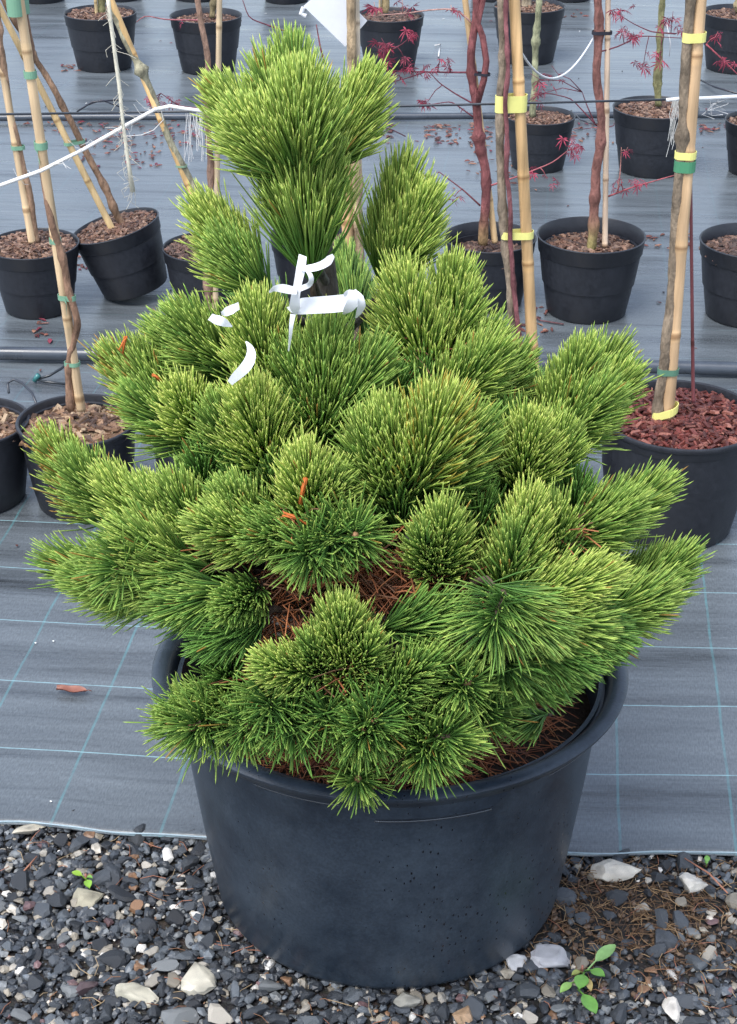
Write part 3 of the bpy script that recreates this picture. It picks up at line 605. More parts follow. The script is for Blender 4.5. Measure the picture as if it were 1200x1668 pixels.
def chips(nn, rad, depth, pal, size, seed):
    r = random.Random(seed); mb = MB()
    for i in range(nn):
        q = rad * math.sqrt(r.random()) * .97; a = r.uniform(0, 6.283); l_ = size * r.uniform(.5, 1.5); w_ = l_ * r.uniform(.25, .5); t_ = l_ * .14
        c = np.array(r.choice(pal)) * r.uniform(.65, 1.35); rot = Matrix.Rotation(r.uniform(0, 6.28), 3, 'Z') @ Matrix.Rotation(r.uniform(-.5, .5), 3, 'X') @ Matrix.Rotation(r.uniform(-.5, .5), 3, 'Y')
        cz = depth + .035 * (1 - (q / rad) ** 2) + r.uniform(.002, .02)
        V = [rot @ Vector(p) + Vector((q * math.cos(a), q * math.sin(a), cz)) for p in ((-l_, -w_ * .6, -t_), (l_ * .8, -w_, -t_), (l_, w_ * .7, -t_), (-l_ * .7, w_, -t_), (-l_ * .9, -w_ * .5, t_), (l_ * .7, -w_ * .8, t_ * 1.6), (l_ * .9, w_ * .6, t_), (-l_ * .6, w_ * .8, t_ * 1.4))]
        mb.add(V, [(3, 2, 1, 0), (4, 5, 6, 7), (0, 1, 5, 4), (1, 2, 6, 5), (2, 3, 7, 6), (3, 0, 4, 7)], c)
    return mb
BROWN = [(.13, .065, .042), (.085, .044, .03), (.17, .095, .06), (.06, .034, .026), (.22, .14, .10)]
REDB = [(.125, .028, .022), (.09, .022, .018), (.15, .04, .03), (.065, .018, .016), (.20, .075, .055)]
DARKB = [(.075, .045, .035), (.05, .032, .026), (.11, .06, .045), (.15, .09, .065)]
STON = [(.22, .13, .075), (.34, .24, .15), (.12, .065, .04), (.08, .045, .03), (.16, .09, .05)]
def pot(cx, cy, wpx, yb, label, kind=0, fill=.68, pal=BROWN, size=.036, nn=750, lean=None, D=None, single=False):
    D_ = D or .25
    for i in range(25):
        b = G(cx, yb); Yc = b[1] + .372 * D_; c = A(cx, cy, Yc); Z = Yc / ray(cx, cy)[1]; D_ = D or wpx * Z / F
    o = empty('plant_pot', (c[0], Yc, .0015)); o.scale = (D_,) * 3; o.rotation_euler = (0, 0, random.uniform(0, 6.28))
    if lean:                               # tilted about its lower edge
        ax, an = lean; q = Matrix.Rotation(an, 4, ax); o.rotation_euler = q.to_euler(); piv = Vector(ax).cross(Vector((0, 0, 1))) * .36 * D_ * (1)
        o.location = Vector(o.location) + piv - (q @ piv) if False else Vector(o.location) + Vector((0, 0, .355 * D_ * math.sin(abs(an))))
    link('body', PM[kind][0], o); link('rim', PM[kind][1], o)
    rs = .44 if fill < .6 else .465
    mb = MB(); mb.lathe([(0, fill + .035), (rs * .5, fill + .026), (rs * .8, fill + .013), (rs, fill)], 40, np.array(pal[1]) * .8); mb.build('compost', M['soil'], o)
    if single:
        base = [chips(1, 1e-6, 0, [p], size, 900 + j) for j, p in enumerate(pal * 2)]; ms = []
        for q in base: oo = q.build('bark_chip', M['chip'], None, False); ms.append(oo.data); bpy.data.objects.remove(oo)
        comp = o.children[-1]
        tag(chips(900, rs, fill, pal, size * .85, 5).build('fine_bark', M['chip'], comp, False), kind='stuff')
        for j in range(295):
            q = rs * math.sqrt(random.random()) * .96; a = random.uniform(0, 6.283); k_ = link('bark_chip', random.choice(ms), comp)
            k_.location = (q * math.cos(a), q * math.sin(a), fill - .02 + .035 * (1 - (q / rs) ** 2) + random.uniform(.0, .02)); k_.rotation_euler = (random.uniform(-.4, .4), random.uniform(-.4, .4), random.uniform(0, 6.28)); k_.scale = (random.uniform(.7, 1.2),) * 3
    else: tag(chips(nn, rs, fill, pal, size, int(cx * 7 + cy)).build('bark_mulch', M['chip'], o, False), kind='stuff')
    tag(o, label, 'plant pot', GR_POT); o['d'] = D_; return o
def soil_pt(o, dx=0, dy=0, fill=.68): return np.array([o.location[0] + dx * o['d'], o.location[1] + dy * o['d'], o.location[2] + (fill + .02) * o['d']])
P_red = pot(1106, 690, 266, 899, 'black pot full of red bark chips at the right, nearest row', 1, .70, REDB, .031, single=True)
P_l1 = pot(122, 655, 187, 850, 'black pot topped with tan pebbly grit, behind the left side of the pine', 1, .66, STON, .05, 380, D=.24)
P_edge = pot(-46, 682, 170, 842, 'black pot cut off by the left edge of the picture, nearest row', 1, .66, STON, .05, 320, D=.226)
P_n3 = pot(335, 668, 190, 850, 'black pot mostly hidden behind the left half of the pine', 1, .66, DARKB, D=.232)
P_n4 = pot(590, 668, 190, 850, 'black pot hidden behind the middle of the pine, holding the tagged sapling', 1, .66, DARKB, D=.232)
P_n5 = pot(845, 668, 190, 850, 'black pot hidden behind the right half of the pine', 1, .66, REDB, D=.232)
P_53 = pot(53, 395, 150, 522, 'upright black pot at the left edge beside the tilted pot', 0, .70, BROWN, .036)
P_tilt = pot(214, 376, 140, 500, 'black pot tilted on its edge so its compost slopes left', 0, .70, BROWN, .036, lean=((0, -1, 0), R(14)), D=.235)
P_310 = pot(336, 400, 140, 522, 'black pot right of the tilted one, half hidden by a pine tuft', 0, .70, DARKB, .036, D=.225)
P_510 = pot(512, 382, 150, 505, 'black pot seen behind the neck of the pine leader', 0, .60, DARKB, .036, D=.232)
P_800 = pot(798, 388, 150, 512, 'black pot with low dark compost holding the forked red maple', 0, .52, DARKB, .045, D=.238)
P_963 = pot(963, 382, 177, 530, 'large black pot with thick collar and brown bark, holding a red stem', 0, .58, BROWN, .036)
P_1190 = pot(1226, 402, 176, 537, 'black pot cut off by the right edge in the second row', 0, .60, DARKB, .045, D=.268)
P_885 = pot(880, 184, 116, 284, 'black pot with reddish compost left of the red stemmed maple, third row', 0, .66, BROWN, .034, D=.225)
P_1070 = pot(1068, 178, 140, 292, 'black pot with olive stemmed sapling in the third row at right', 0, .67, BROWN, .034)
P_1230 = pot(1240, 190, 115, 292, 'black pot cut off by the right edge in the third row', 0, .67, BROWN, .034, D=.225)
P_165 = pot(163, 20, 119, 120, 'black pot near the top left with white scuff on its side', 0, .69, BROWN, .034)
P_335 = pot(335, 25, 118, 124, 'black pot at the top, second from the left, behind two thin stems', 0, .64, BROWN, .034)
P_635 = pot(635, 20, 112, 118, 'black pot at the top just right of the white tag', 0, .66, DARKB, .04)
P_860 = pot(862, 8, 118, 108, 'black pot at the top behind the thick bamboo cane with yellow ties', 0, .68, BROWN, .034)
P_1195 = pot(1205, 17, 122, 122, 'black pot in the top right corner', 0, .66, BROWN, .034)
for px, lab in ((62, 'black pot base showing at the top left corner'), (318, 'black pot base at the top edge behind the second pot'), (465, 'black pot base at the top edge left of the white tag'), (806, 'black pot base at the top edge right of the centre'), (930, 'black pot base at the top edge above the red stem'), (190, 'black pot base at the top edge behind the scuffed pot')):
    pot(px, -72, 100, 8 if px in (62, 465) else 5, lab, 0, .66, BROWN, .04, 200, D=.27)
# white scuff on one pot
mb = MB(); V = []
for i in range(6):
    for j in range(4): a = R(-128 + i * 2.4); z = .34 + j * .016 + .01 * math.sin(i * 2 + j); r_ = .4275 + (z - .34) * .14; V.append((r_ * math.cos(a), r_ * math.sin(a), z))
mb.add(V, [(i * 4 + j, i * 4 + 4 + j, i * 4 + 5 + j, i * 4 + 1 + j) for i in range(5) for j in range(3) if (i, j) not in ((0, 0), (4, 2), (0, 2))], (.30, .33, .36)); P_165.rotation_euler = (0, 0, 0); mb.build('scuff', M['plain'], P_165)
# ------------------------------------------------------------------ canes, stems, ties
CANEC = (.50, .335, .19)
def line_pts(a, b, n_, wob=0.0, seed=1):
    r = np.random.default_rng(seed); t = np.linspace(0, 1, n_)[:, None]; p = a * (1 - t) + b * t
    if wob: p[:, 0] += np.interp(t[:, 0], np.linspace(0, 1, 7), r.normal(0, wob, 7)); p[:, 1] += np.interp(t[:, 0], np.linspace(0, 1, 7), r.normal(0, wob, 7))
    return p
def cane(a, b, r0, r1, label, col=CANEC, group='bamboo canes', seed=1, node=.17):
    L_ = np.linalg.norm(b - a); n_ = int(L_ / .006) + 2; p = line_pts(a, b, n_); rr = np.linspace(r0, r1, n_); cc = []
    s0 = (seed * .061) % node
    for i in range(n_):
        s = i / (n_ - 1) * L_; d = abs((s - s0 + node / 2) % node - node / 2); v = 1 + .10 * math.sin(s * 23 + seed) + .06 * math.sin(s * 71)
        cseg = np.array(col) * v
        if d < .004: rr[i] *= 1.10; cseg = cseg * np.array([.55, .48, .42])
        elif d < .012: rr[i] *= 1.04; cseg = cseg * np.array([1.12, 1.1, 1.05])
        cc.append(cseg)
    mb = MB(); mb.tube(p, rr * .93, 12, cc); o = mb.build('bamboo_cane', M['cane']); return tag(o, label, 'cane', group)
def sapling(path, r0, r1, label, col, name='sapling', cat='sapling', seed=1, knots=5, base=None):
    path = np.array(path); d = np.r_[0, np.cumsum(np.linalg.norm(np.diff(path, axis=0), axis=1))]; n_ = int(d[-1] / .012) + 3; s = np.linspace(0, d[-1], n_)
    p = np.stack([np.interp(s, d, path[:, k]) for k in range(3)], 1); r = np.random.default_rng(seed)
    for k in (0, 1): p[:, k] += np.convolve(r.normal(0, .004, n_), np.ones(7) / 7, 'same') * 1.4
    for _ in range(2): p[1:-1] = (p[:-2] + 2 * p[1:-1] + p[2:]) / 4
    rr = np.linspace(r0, r1, n_) * (1 + r.normal(0, .04, n_))
    for _ in range(knots): i = r.integers(2, n_ - 2); rr[i] *= 1.35; rr[i - 1] *= 1.15; rr[i + 1] *= 1.15
    cc = [np.array(col) * (1 + .18 * math.sin(i * .7 + seed) + r.normal(0, .08)) for i in range(n_)]
    if base:
        for i in range(n_): k_ = math.exp(-(i / 5.0) ** 2); cc[i] = cc[i] * (1 - k_) + np.array(base) * k_
    o = empty(name, tuple(path[0])); mb = MB(); mb.tube(p, rr, 12, cc); keep(mb.build('trunk', M['bark']), o)
    return tag(o, label, cat)
def tie(c1, c2, r1, r2, wid, col, label, name='plant_tie', cat='plant tie', tail=0, mat='plain', tilt=0, grp='ties holding stems to canes'):
    # flat band looped round a cane and its stem
    c1, c2 = np.array(c1), np.array(c2); d = c2 - c1; d[2] = 0; L_ = np.linalg.norm(d); d = d / L_ if L_ > 1e-5 else np.array([1.0, 0, 0]); e = np.array([-d[1], d[0], 0])
    out = []
    for k in range(10): a = math.pi / 2 + math.pi * k / 9; out.append(c1 + (r1 + .0012) * (math.cos(a) * d + math.sin(a) * e))
    for k in range(10): a = -math.pi / 2 + math.pi * k / 9; out.append(c2 + (r2 + .0012) * (math.cos(a) * d + math.sin(a) * e))
    V = []; n_ = len(out); cen = (c1 + c2) / 2
    for p in out:
        q = p - cen; zt = tilt * np.dot(q, d)
        o_ = unit(np.array([q[0], q[1], 0])) * .0011
        for (dz, k) in ((-wid / 2, 0), (wid / 2, 0), (wid / 2, 1), (-wid / 2, 1)): V.append(np.array([p[0], p[1], cen[2] + dz + zt]) + o_ * k)
    Fc = [(i * 4 + j, i * 4 + (j + 1) % 4, ((i + 1) % n_) * 4 + (j + 1) % 4, ((i + 1) % n_) * 4 + j) for i in range(n_) for j in range(4)]
    mb = MB(); mb.add(V, Fc, col)
    if tail:
        p = cen - e * (max(r1, r2) + .003) if e[1] > 0 else cen + e * (max(r1, r2) + .003)
        V = []
        for k in range(6):
            t = k / 5; c_ = p + np.array([tail * .6 * t + .002 * math.sin(t * 5), -.004 * t, -.02 * t - .01 * t * t]); V += [c_ + np.array([0, 0, -wid * .4]), c_ + np.array([0, 0, wid * .4]), c_ + np.array([.0, .001, wid * .4]), c_ + np.array([0, .001, -wid * .4])]
        mb.add(V, [(i * 4 + j, i * 4 + (j + 1) % 4, i * 4 + 4 + (j + 1) % 4, i * 4 + 4 + j) for i in range(5) for j in range(4)] + [(3, 2, 1, 0), (20, 21, 22, 23)], col)
    o = mb.build(name, M[mat], None, False); return tag(o, label, cat, grp)
def path_at(path, py):                      # point of a px path [(x,y,Y)...] at photo row py
    xs = sorted(path, key=lambda q: q[1]); ys = [q[1] for q in xs]
    return A(np.interp(py, ys, [q[0] for q in xs]), py, np.interp(py, ys, [q[2] for q in xs]))
def P3(path): return [A(*q) for q in path]
YEL = (.78, .74, .24); GRN = (.07, .25, .13); LGRN = (.17, .33, .22)
def stake(cpath, spath, cr, sr, clabel, slabel, scol, ties=(), ccol=CANEC, seed=1, sname='sapling', scat='sapling'):
    c = cane(A(*cpath[0]), A(*cpath[1]), cr[0], cr[1], clabel, ccol, seed=seed)
    s = sapling(P3(spath), sr[0], sr[1], slabel, scol, sname, scat, seed)
    for (py, wid, col, lab, kw) in ties:
        tie(path_at(cpath, py), path_at(spath, py), np.interp(.5, (0, 1), cr), np.interp(.5, (0, 1), sr), wid, col, lab, **kw)
    return c, s
GB = (.20, .155, .11); RB = (.20, .10, .075); OL = (.19, .18, .085); RED = (.17, .058, .058)
# near row, right: cane with yellow ties in the red bark pot
yR = P_red.location[1]
stake([(1086, 690, yR - .01), (1150, -120, yR + .01)], [(1072, 686, yR - .01), (1080, 610, yR - .01), (1093, 480, yR - .005), (1098, 400, yR), (1107, 300, yR), (1113, 180, yR), (1124, 40, yR), (1136, -120, yR)], (.0135, .0115), (.0105, .0085),
      'thick bamboo cane in the red bark pot at right', 'brown barked sapling tied to the cane in the red bark pot', GB,
      [(60, .016, YEL, 'upper yellow tie on the right hand cane', {}), (252, .013, YEL, 'yellow tie just above the green tape on the right hand cane', {}), (270, .020, GRN, 'dark green tape wound round the right hand cane', {}), (604, .012, (.10, .22, .15), 'dull green tie low on the right hand cane', {})], seed=3)
tie(A(1088, 672, yR - .012), A(1076, 668, yR - .012), .016, .013, .016, YEL, 'slanting yellow tie at the foot of the right hand cane', tilt=-.42)
cane(A(1129, 655, yR + .02), A(1124, 230, yR + .03), .0038, .003, 'thin dark red rod standing in the red bark pot', (.16, .05, .055), group=None, seed=2, node=.4)
# near row: thick cane at x 840
y5 = P_n5.location[1]
stake([(872, 668, y5), (833, -90, y5 + .01)], [(850, 668, y5), (836, 520, y5), (828, 420, y5), (818, 300, y5), (815, 160, y5), (817, 60, y5), (813, -90, y5)], (.0120, .0105), (.0085, .007),
      'thick pale bamboo cane rising behind the right shoulder of the pine', 'grey brown sapling tied beside the thick pale cane', (.23, .18, .13),
      [(168, .030, YEL, 'wide yellow tie on the thick pale cane above the pine', {}), (382, .014, YEL, 'narrow yellow tie low on the thick pale cane', {})], ccol=(.60, .39, .19), seed=5)
sapling(P3([(858, 660, y5 - .012), (842, 540, y5 - .014), (832, 380, y5 - .014), (824, 160, y5 - .014), (822, -90, y5 - .012)]), .0048, .0035, 'slim purple red stem running up the thick pale cane', (.20, .075, .08), seed=8)
# near row: behind the leader
y4 = P_n4.location[1]
stake([(572, 662, y4), (563, 250, y4), ], [(585, 662, y4 + .01), (588, 460, y4 + .01), (582, 330, y4), (578, 200, y4), (572, 60, y4), (571, -90, y4)], (.012, .011), (.0088, .0082),
      'bamboo cane half hidden behind the pine leader', 'brown grey sapling rising behind the pine leader beside the white tag', (.37, .27, .165), [], ccol=(.58, .36, .18), seed=9)
cane(A(592, 662, y4 + .02), A(580, -90, y4 + .02), .005, .0045, 'thin pale split cane behind the pine leader', (.52, .44, .34), seed=4, node=.5)
# white tag hanging by that sapling
mb = MB(); q = [A(494, 10, y4 + .03), A(562, 76, y4 + .03), A(598, 34, y4 + .03), A(582, 18, y4 + .03), A(540, -30, y4 + .03)]
mb.add(q + [p + np.array([0, .0012, 0]) for p in q], [(0, 1, 2, 3, 4), (9, 8, 7, 6, 5)] + [(i, i + 5, (i + 1) % 5 + 5, (i + 1) % 5) for i in range(5)], (.86, .87, .90))
mb.tube([A(494, 12, y4 + .028), A(490, 22, y4 + .028), A(498, 26, y4 + .028)], .004, 8, (.86, .87, .9))
tag(mb.build('plant_tag', M['tape'], None, False), 'white plastic tag hanging behind the top of the pine', 'tag')
# near row, left: leaning cane in the gritty pot
y1 = P_l1.location[1]
stake([(132, 668, y1), (22, -60, y1 - .02)], [(115, 668, y1), (108, 610, y1), (124, 530, y1 - .01), (108, 440, y1 - .012), (88, 380, y1 - .01), (72, 300, y1 - .01), (58, 200, y1 - .005), (48, 90, y1 - .01), (38, 0, y1), (30, -60, y1)], (.0098, .0095), (.0075, .0055),
      'pale bamboo cane leaning left out of the gritty pot', 'knotty brown grapevine like stem tied to the pale leaning cane', (.22, .13, .085),
      [(120, .013, LGRN, 'green tie high on the pale leaning cane', {'tail': .0}), (236, .013, LGRN, 'light green tie with a loose end on the pale leaning cane', {'tail': .016}), (392, .010, LGRN, 'green tie in the middle of the pale leaning cane', {}), (484, .010, LGRN, 'green tie by a knot on the pale leaning cane', {'tail': .008}), (592, .008, LGRN, 'green tie low on the pale leaning cane', {})], ccol=(.55, .40, .24), seed=6)
tie(A(24, 10, y1 - .02), A(36, 8, y1), .012, .01, .03, LGRN, 'wide green tie at the top left corner')
# second row, left
y2 = P_53.location[1]
stake([(52, 395, y2), (-22, -40, y2)], [(60, 395, y2 + .01), (48, 310, y2), (34, 240, y2), (20, 190, y2), (8, 120, y2), (-15, -40, y2)], (.0105, .0095), (.0085, .0065),
      'bamboo cane in the upright left edge pot', 'brown sapling in the upright left edge pot', (.27, .17, .11), [(240, .010, LGRN, 'green tie on the cane in the upright left edge pot', {})], ccol=(.55, .40, .24), seed=7)
y3 = P_tilt.location[1]
stake([(186, 380, y3 - .02), (-20, -25, y3 - .02)], [(208, 372, y3 + .01), (186, 340, y3), (150, 270, y3), (110, 185, y3), (60, 95, y3), (-12, -30, y3)], (.0095, .0085), (.0095, .0065),
      'bamboo cane slanting out of the tilted pot', 'brown stem slanting out of the tilted pot beside its cane', (.20, .125, .08), [(232, .008, LGRN, 'green tie on the slanting cane of the tilted pot', {})], ccol=(.50, .36, .18), seed=8)
y6 = P_310.location[1]
stake([(345, 395, y6), (168, -30, y6)], [(352, 395, y6 + .01), (300, 275, y6), (262, 190, y6), (224, 100, y6), (196, 50, y6), (166, -30, y6)], (.0090, .0085), (.0095, .0075),
      'bamboo cane slanting left from the pot right of the tilted one', 'grey green stem slanting left along the cane beside the hanging twine', (.27, .25, .17), [(270, .005, (.2, .3, .2), 'thin green wire tie on the slanting cane by the tassel', {})], ccol=(.58, .38, .17), seed=11)
y7 = P_n3.location[1]
stake([(348, 660, y7), (358, -60, y7)], [(334, 660, y7), (338, 480, y7), (342, 300, y7), (338, 180, y7), (330, 60, y7), (320, -60, y7)], (.0062, .0052), (.0068, .005),
      'thin pale cane rising behind the left pine tuft', 'thin brown stem rising beside the thin pale cane left of the leader', (.24, .15, .11), [], ccol=(.56, .43, .28), seed=12)
# second row, right: forked red maple
y8 = P_800.location[1]
c8 = cane(A(806, 395, y8), A(750, -60, y8 + .02), .0088, .0078, 'bamboo cane behind the forked red maple', (.55, .38, .20), seed=13)
mp_ = sapling(P3([(785, 398, y8 - .01), (792, 330, y8 - .01), (790, 290, y8 - .01), (778, 220, y8), (776, 170, y8), (768, 130, y8), (766, 90, y8), (774, 45, y8), (776, 0, y8), (772, -60, y8)]), .0125, .0085, 'red barked maple with a trunk that forks and rejoins', RED, 'maple_tree', 'maple', 21, base=(.26, .17, .08))
mb = MB(); pts = np.array(P3([(776, 172, y8 - .005), (788, 130, y8 - .012), (792, 100, y8 - .012), (786, 60, y8 - .01), (778, 38, y8 - .004), (786, 0, y8), (790, -60, y8)])); mb.tube(pts, np.linspace(.0085, .0075, len(pts)), 10, RED); keep(mb.build('limb', M['bark']), mp_)
tie(A(768, 116, y8), A(791, 124, y8 - .012), .009, .009, .006, (.02, .02, .03), 'black rubber tie joining the two limbs of the forked maple')
y9 = P_963.location[1]
c9 = cane(A(985, 402, y9 - .01), A(991, -60, y9 + .01), .0078, .0068, 'pale bamboo cane in the large collared pot', (.50, .38, .28), seed=14)
mk = sapling(P3([(965, 410, y9 - .015), (967, 370, y9 - .012), (965, 330, y9 - .01), (977, 250, y9), (980, 200, y9), (972, 130, y9), (970, 60, y9), (976, -60, y9)]), .0125, .0090, 'red brown maple stem in the large collared pot', (.19, .085, .07), 'maple_tree', 'maple', 22, base=(.30, .26, .10))
tie(A(972, 52, y9), A(990, 54, y9), .010, .008, .008, (.02, .02, .03), 'black tie high on the maple stem of the collared pot', tail=.0)
# third and top rows
yA = P_885.location[1]
sapling(P3([(868, 190, yA), (870, 140, yA), (874, 60, yA), (880, -60, yA)]), .0105, .009, 'grey green straight sapling left of the red maple stem, third row', (.25, .25, .15), seed=23)
yB = P_1070.location[1]
sapling(P3([(1072, 172, yB), (1071, 120, yB), (1076, 50, yB), (1083, -60, yB)]), .0115, .009, 'olive green straight sapling in the third row at right', OL, seed=24)
yC = P_165.location[1]
cane(A(158, 32, yC - .02), A(150, -60, yC - .02), .007, .006, 'pale cane standing in the scuffed pot', (.55, .42, .22), seed=15)
sapling(P3([(166, 26, yC), (162, -60, yC)]), .014, .012, 'olive barked sapling in the scuffed pot', OL, seed=25)
yD = P_335.location[1]
sapling(P3([(346, 78 - 50, yD), (350, -60, yD)]), .011, .009, 'dark mossy sapling in the second pot at the top', (.16, .13, .07), seed=26)
yE = P_635.location[1]
sapling(P3([(626, 20, yE), (630, -60, yE)]), .0125, .011, 'yellowish sapling in the pot right of the white tag', (.30, .23, .12), seed=27)
cane(A(618, 22, yE - .02), A(620, -60, yE - .02), .005, .0045, 'thin cane in the pot right of the white tag', (.5, .38, .22), seed=16)
yF = P_860.location[1]
sapling(P3([(858, 12, yF), (856, -60, yF)]), .02, .016, 'pale broad sapling base in the pot behind the thick cane', (.36, .29, .20), seed=28)
yG = P_1195.location[1]
sapling(P3([(1202, 20, yG), (1206, -60, yG)]), .012, .01, 'sapling in the pot of the top right corner', (.3, .24, .14), seed=29)

# ------------------------------------------------------------------ maple twigs with small red leaves
def leaf_mesh(seed):
    r = random.Random(seed); V = [(0, 0, 0)]; Fc = []
    for k in range(7):
        a = -1.9 + 3.8 * k / 6 + r.uniform(-.1, .1); l_ = (.5, .8, 1, 1.1, 1, .8, .5)[k] * r.uniform(.85, 1.15); w_ = .075; dz = -.25 * l_ + r.uniform(-.15, .2)
        o = len(V); V += [(l_ * .5 * math.cos(a) - w_ * math.sin(a), l_ * .5 * math.sin(a) + w_ * math.cos(a), dz * .3 + .03), (l_ * .5 * math.cos(a) + w_ * math.sin(a), l_ * .5 * math.sin(a) - w_ * math.cos(a), dz * .3), (l_ * math.cos(a), l_ * math.sin(a), dz)]
        Fc += [(0, o + 1, o + 2, o)]
    me = bpy.data.meshes.new('leaf'); me.from_pydata(V, [], Fc)
    at = me.color_attributes.new('col', 'FLOAT_COLOR', 'POINT'); c = (.36, .05, .09) if seed % 2 else (.26, .04, .07)
    at.data.foreach_set('color', np.array([(*c, 1)] * len(V), np.float32).ravel()); me.materials.append(M['leaf']); return me
LM = [leaf_mesh(i) for i in range(5)]
def twig(tree, path, r0, leaves, col=(.13, .035, .05), size=.023):
    p = np.array(P3(path)); d = np.r_[0, np.cumsum(np.linalg.norm(np.diff(p, axis=0), axis=1))]; s = np.linspace(0, d[-1], 14); q = np.stack([np.interp(s, d, p[:, k]) for k in range(3)], 1)
    q[1:-1] = (q[:-2] + 2 * q[1:-1] + q[2:]) / 4
    mb = MB(); mb.tube(q, np.linspace(r0, r0 * .45, 14), 6, col); tw = keep(mb.build('twig', M['bark']), tree)
    for (x, y, n_) in leaves:
        c = A(x, y, path[-1][2]); b_ = q[np.argmin(np.linalg.norm(q - c, axis=1))]; dd = np.linalg.norm(c - b_)
        if .004 < dd < .3: mb = MB(); mb.tube([b_, (b_ + c) / 2 + np.array([0, 0, .12 * dd]), c, c + (c - b_) * .25 + np.array([0, 0, .008])], [r0 * .6, r0 * .5, r0 * .4, r0 * .3], 5, col); keep(mb.build('twig', M['bark']), tree)
        for k in range(int(n_ * 1.05 + .5)):
            c = A(x + random.gauss(0, 8), y + random.gauss(0, 5), path[-1][2] + random.uniform(-.03, .03)); o = link('leaf', random.choice(LM)); o.location = c
            o.rotation_euler = (random.uniform(-.9, .9), random.uniform(.2, 1.2), random.uniform(0, 6.28)); o.scale = (size * random.uniform(.6, 1.2),) * 3; keep(o, tree)
for t in (
 (mp_, [(778, 118, y8), (740, 118, y8), (690, 117, y8), (636, 116, y8)], .0028, [(640, 118, 5), (665, 108, 6), (690, 112, 5), (730, 102, 4), (715, 105, 4)]),
 (mp_, [(690, 118, y8), (660, 128, y8), (630, 136, y8)], .0018, [(650, 122, 4)]),
 (mp_, [(776, 172, y8), (740, 152, y8), (715, 135, y8), (700, 118, y8)], .0024, [(697, 165, 3)]),
 (mp_, [(770, 40, y8), (745, 14, y8), (700, 16, y8), (660, 22, y8), (600, 26, y8)], .0024, [(662, 18, 3), (735, 14, 3), (610, 12, 5), (655, 8, 3)], (.35, .2, .17)),
 (mp_, [(640, 80, y8), (655, 72, y8), (668, 60, y8)], .0022, [(668, 58, 7), (625, 70, 5), (615, 80, 5), (640, 92, 4), (660, 100, 5)]),
 (mp_, [(782, 335, y8), (755, 310, y8), (715, 280, y8)], .0026, [(740, 320, 2), (712, 284, 1)], (.16, .05, .06)),
 (mp_, [(770, 190, y8), (735, 165, y8), (690, 172, y8)], .002, [(580 + 112, 166, 3), (748, 178, 1)]),
 (mk, [(968, 200, y9), (955, 170, y9), (948, 150, y9)], .0022, [(880, 130, 4), (908, 120, 3), (884, 152, 3)]),
 (mk, [(972, 205, y9), (930, 160, y9), (885, 150, y9), (860, 165, y9)], .002, [(878, 152, 3)]),
 (mk, [(990, 320, y9), (1030, 305, y9), (1100, 285, y9)], .0026, [(1040, 302, 5), (1012, 300, 3), (1005, 312, 2)], (.30, .08, .09)),
 (mk, [(1006, 312, y9), (1010, 280, y9), (1012, 240, y9)], .0022, [(1020, 245, 2)], (.34, .16, .14)),
 (mk, [(975, 85, y9), (1010, 75, y9), (1040, 58, y9), (1110, 62, y9)], .002, [(1032, 58, 6), (1012, 52, 4), (1075, 92, 7), (1048, 104, 5)]),
 (mk, [(1100, 55, y9), (1060, 52, y9), (1030, 38, y9), (1010, 25, y9)], .002, [(1010, 20, 7), (1000, 25, 4), (1095, 30, 5), (1080, 45, 4), (1112, 52, 4)]),
 (mk, [(1150, 72, y9), (1180, 100, y9), (1215, 135, y9)], .0024, [(1178, 98, 6), (1165, 60, 4)], (.34, .08, .10)),
 (mk, [(800, 310 - 8, y9), (850, 285, y9), (900, 265, y9), (925, 245, y9)], .0026, [(860, 282, 5), (890, 290, 3), (935, 245, 8), (930, 235, 4)], (.32, .10, .11)),
 (mk, [(975, 210, y9), (1000, 205, y9), (1000, 200, y9)], .002, []),
 (mp_, [(490, 60, y8), (405, 30, y8), (395, 0, y8)], .0024, []),
 (mp_, [(330, 33, y8), (270, 32, y8), (235, 25, y8), (222, 36, y8)], .0024, [(300, 36, 1)], (.26, .09, .1)),
 (mp_, [(330, 178, y8), (290, 172, y8), (262, 152, y8)], .0022, [(255, 165, 6), (280, 168, 5), (245, 168, 3)]),
 (mp_, [(530, 105, y8), (522, 80, y8), (515, 40, y8)], .003, [], (.20, .06, .07)),
): twig(*t[:4], **({'col': t[4]} if len(t) > 4 else {}))

# ------------------------------------------------------------------ wire, ropes, strings
YW = 2.87
mb = MB(); wl = [(-60, 187), (340, 181), (640, 173), (900, 167), (1092, 162)]
mb.tube([A(x, y, YW) for x, y in wl], .0022, 6, (.025, .03, .04)); w1 = mb.build('support_wire', M['pipe']); tag(w1, 'thin black training wire stretched level behind the pine', 'wire')
mb = MB(); mb.tube([A(x, y, YW - .03) for x, y in ((1085, 163), (1105, 161), (1150, 160), (1290, 152))], .0034, 8, (.72, .74, .76))
for i in range(16):
    x0 = random.uniform(1094, 1108); p0 = A(x0, 164, YW - .035); p1 = A(x0 + random.uniform(-14, 2), random.uniform(200, 258), YW - .04); mb.tube([p0, (p0 + p1) / 2 + np.array([random.uniform(-.006, .01), 0, 0]), p1], .0006, 3, (.60, .60, .58), False)
for i in range(5):
    p = [A(1150 + random.uniform(-8, 40), 165 + 6 * k + random.uniform(-6, 6), YW - .03) for k in range(5)]; mb.tube(p, .0007, 3, (.66, .66, .66), False)
tag(mb.build('white_twine', M['rope']), 'white twine knotted to the right hand cane with frayed strands', 'twine')
mb = MB(); rp = [(-40, 316), (0, 302), (67, 278), (133, 245), (200, 207), (253, 178), (277, 173), (300, 177), (345, 183)]
mb.tube([A(x, y, 2.78) for x, y in rp], .0034, 8, (.78, .76, .74))
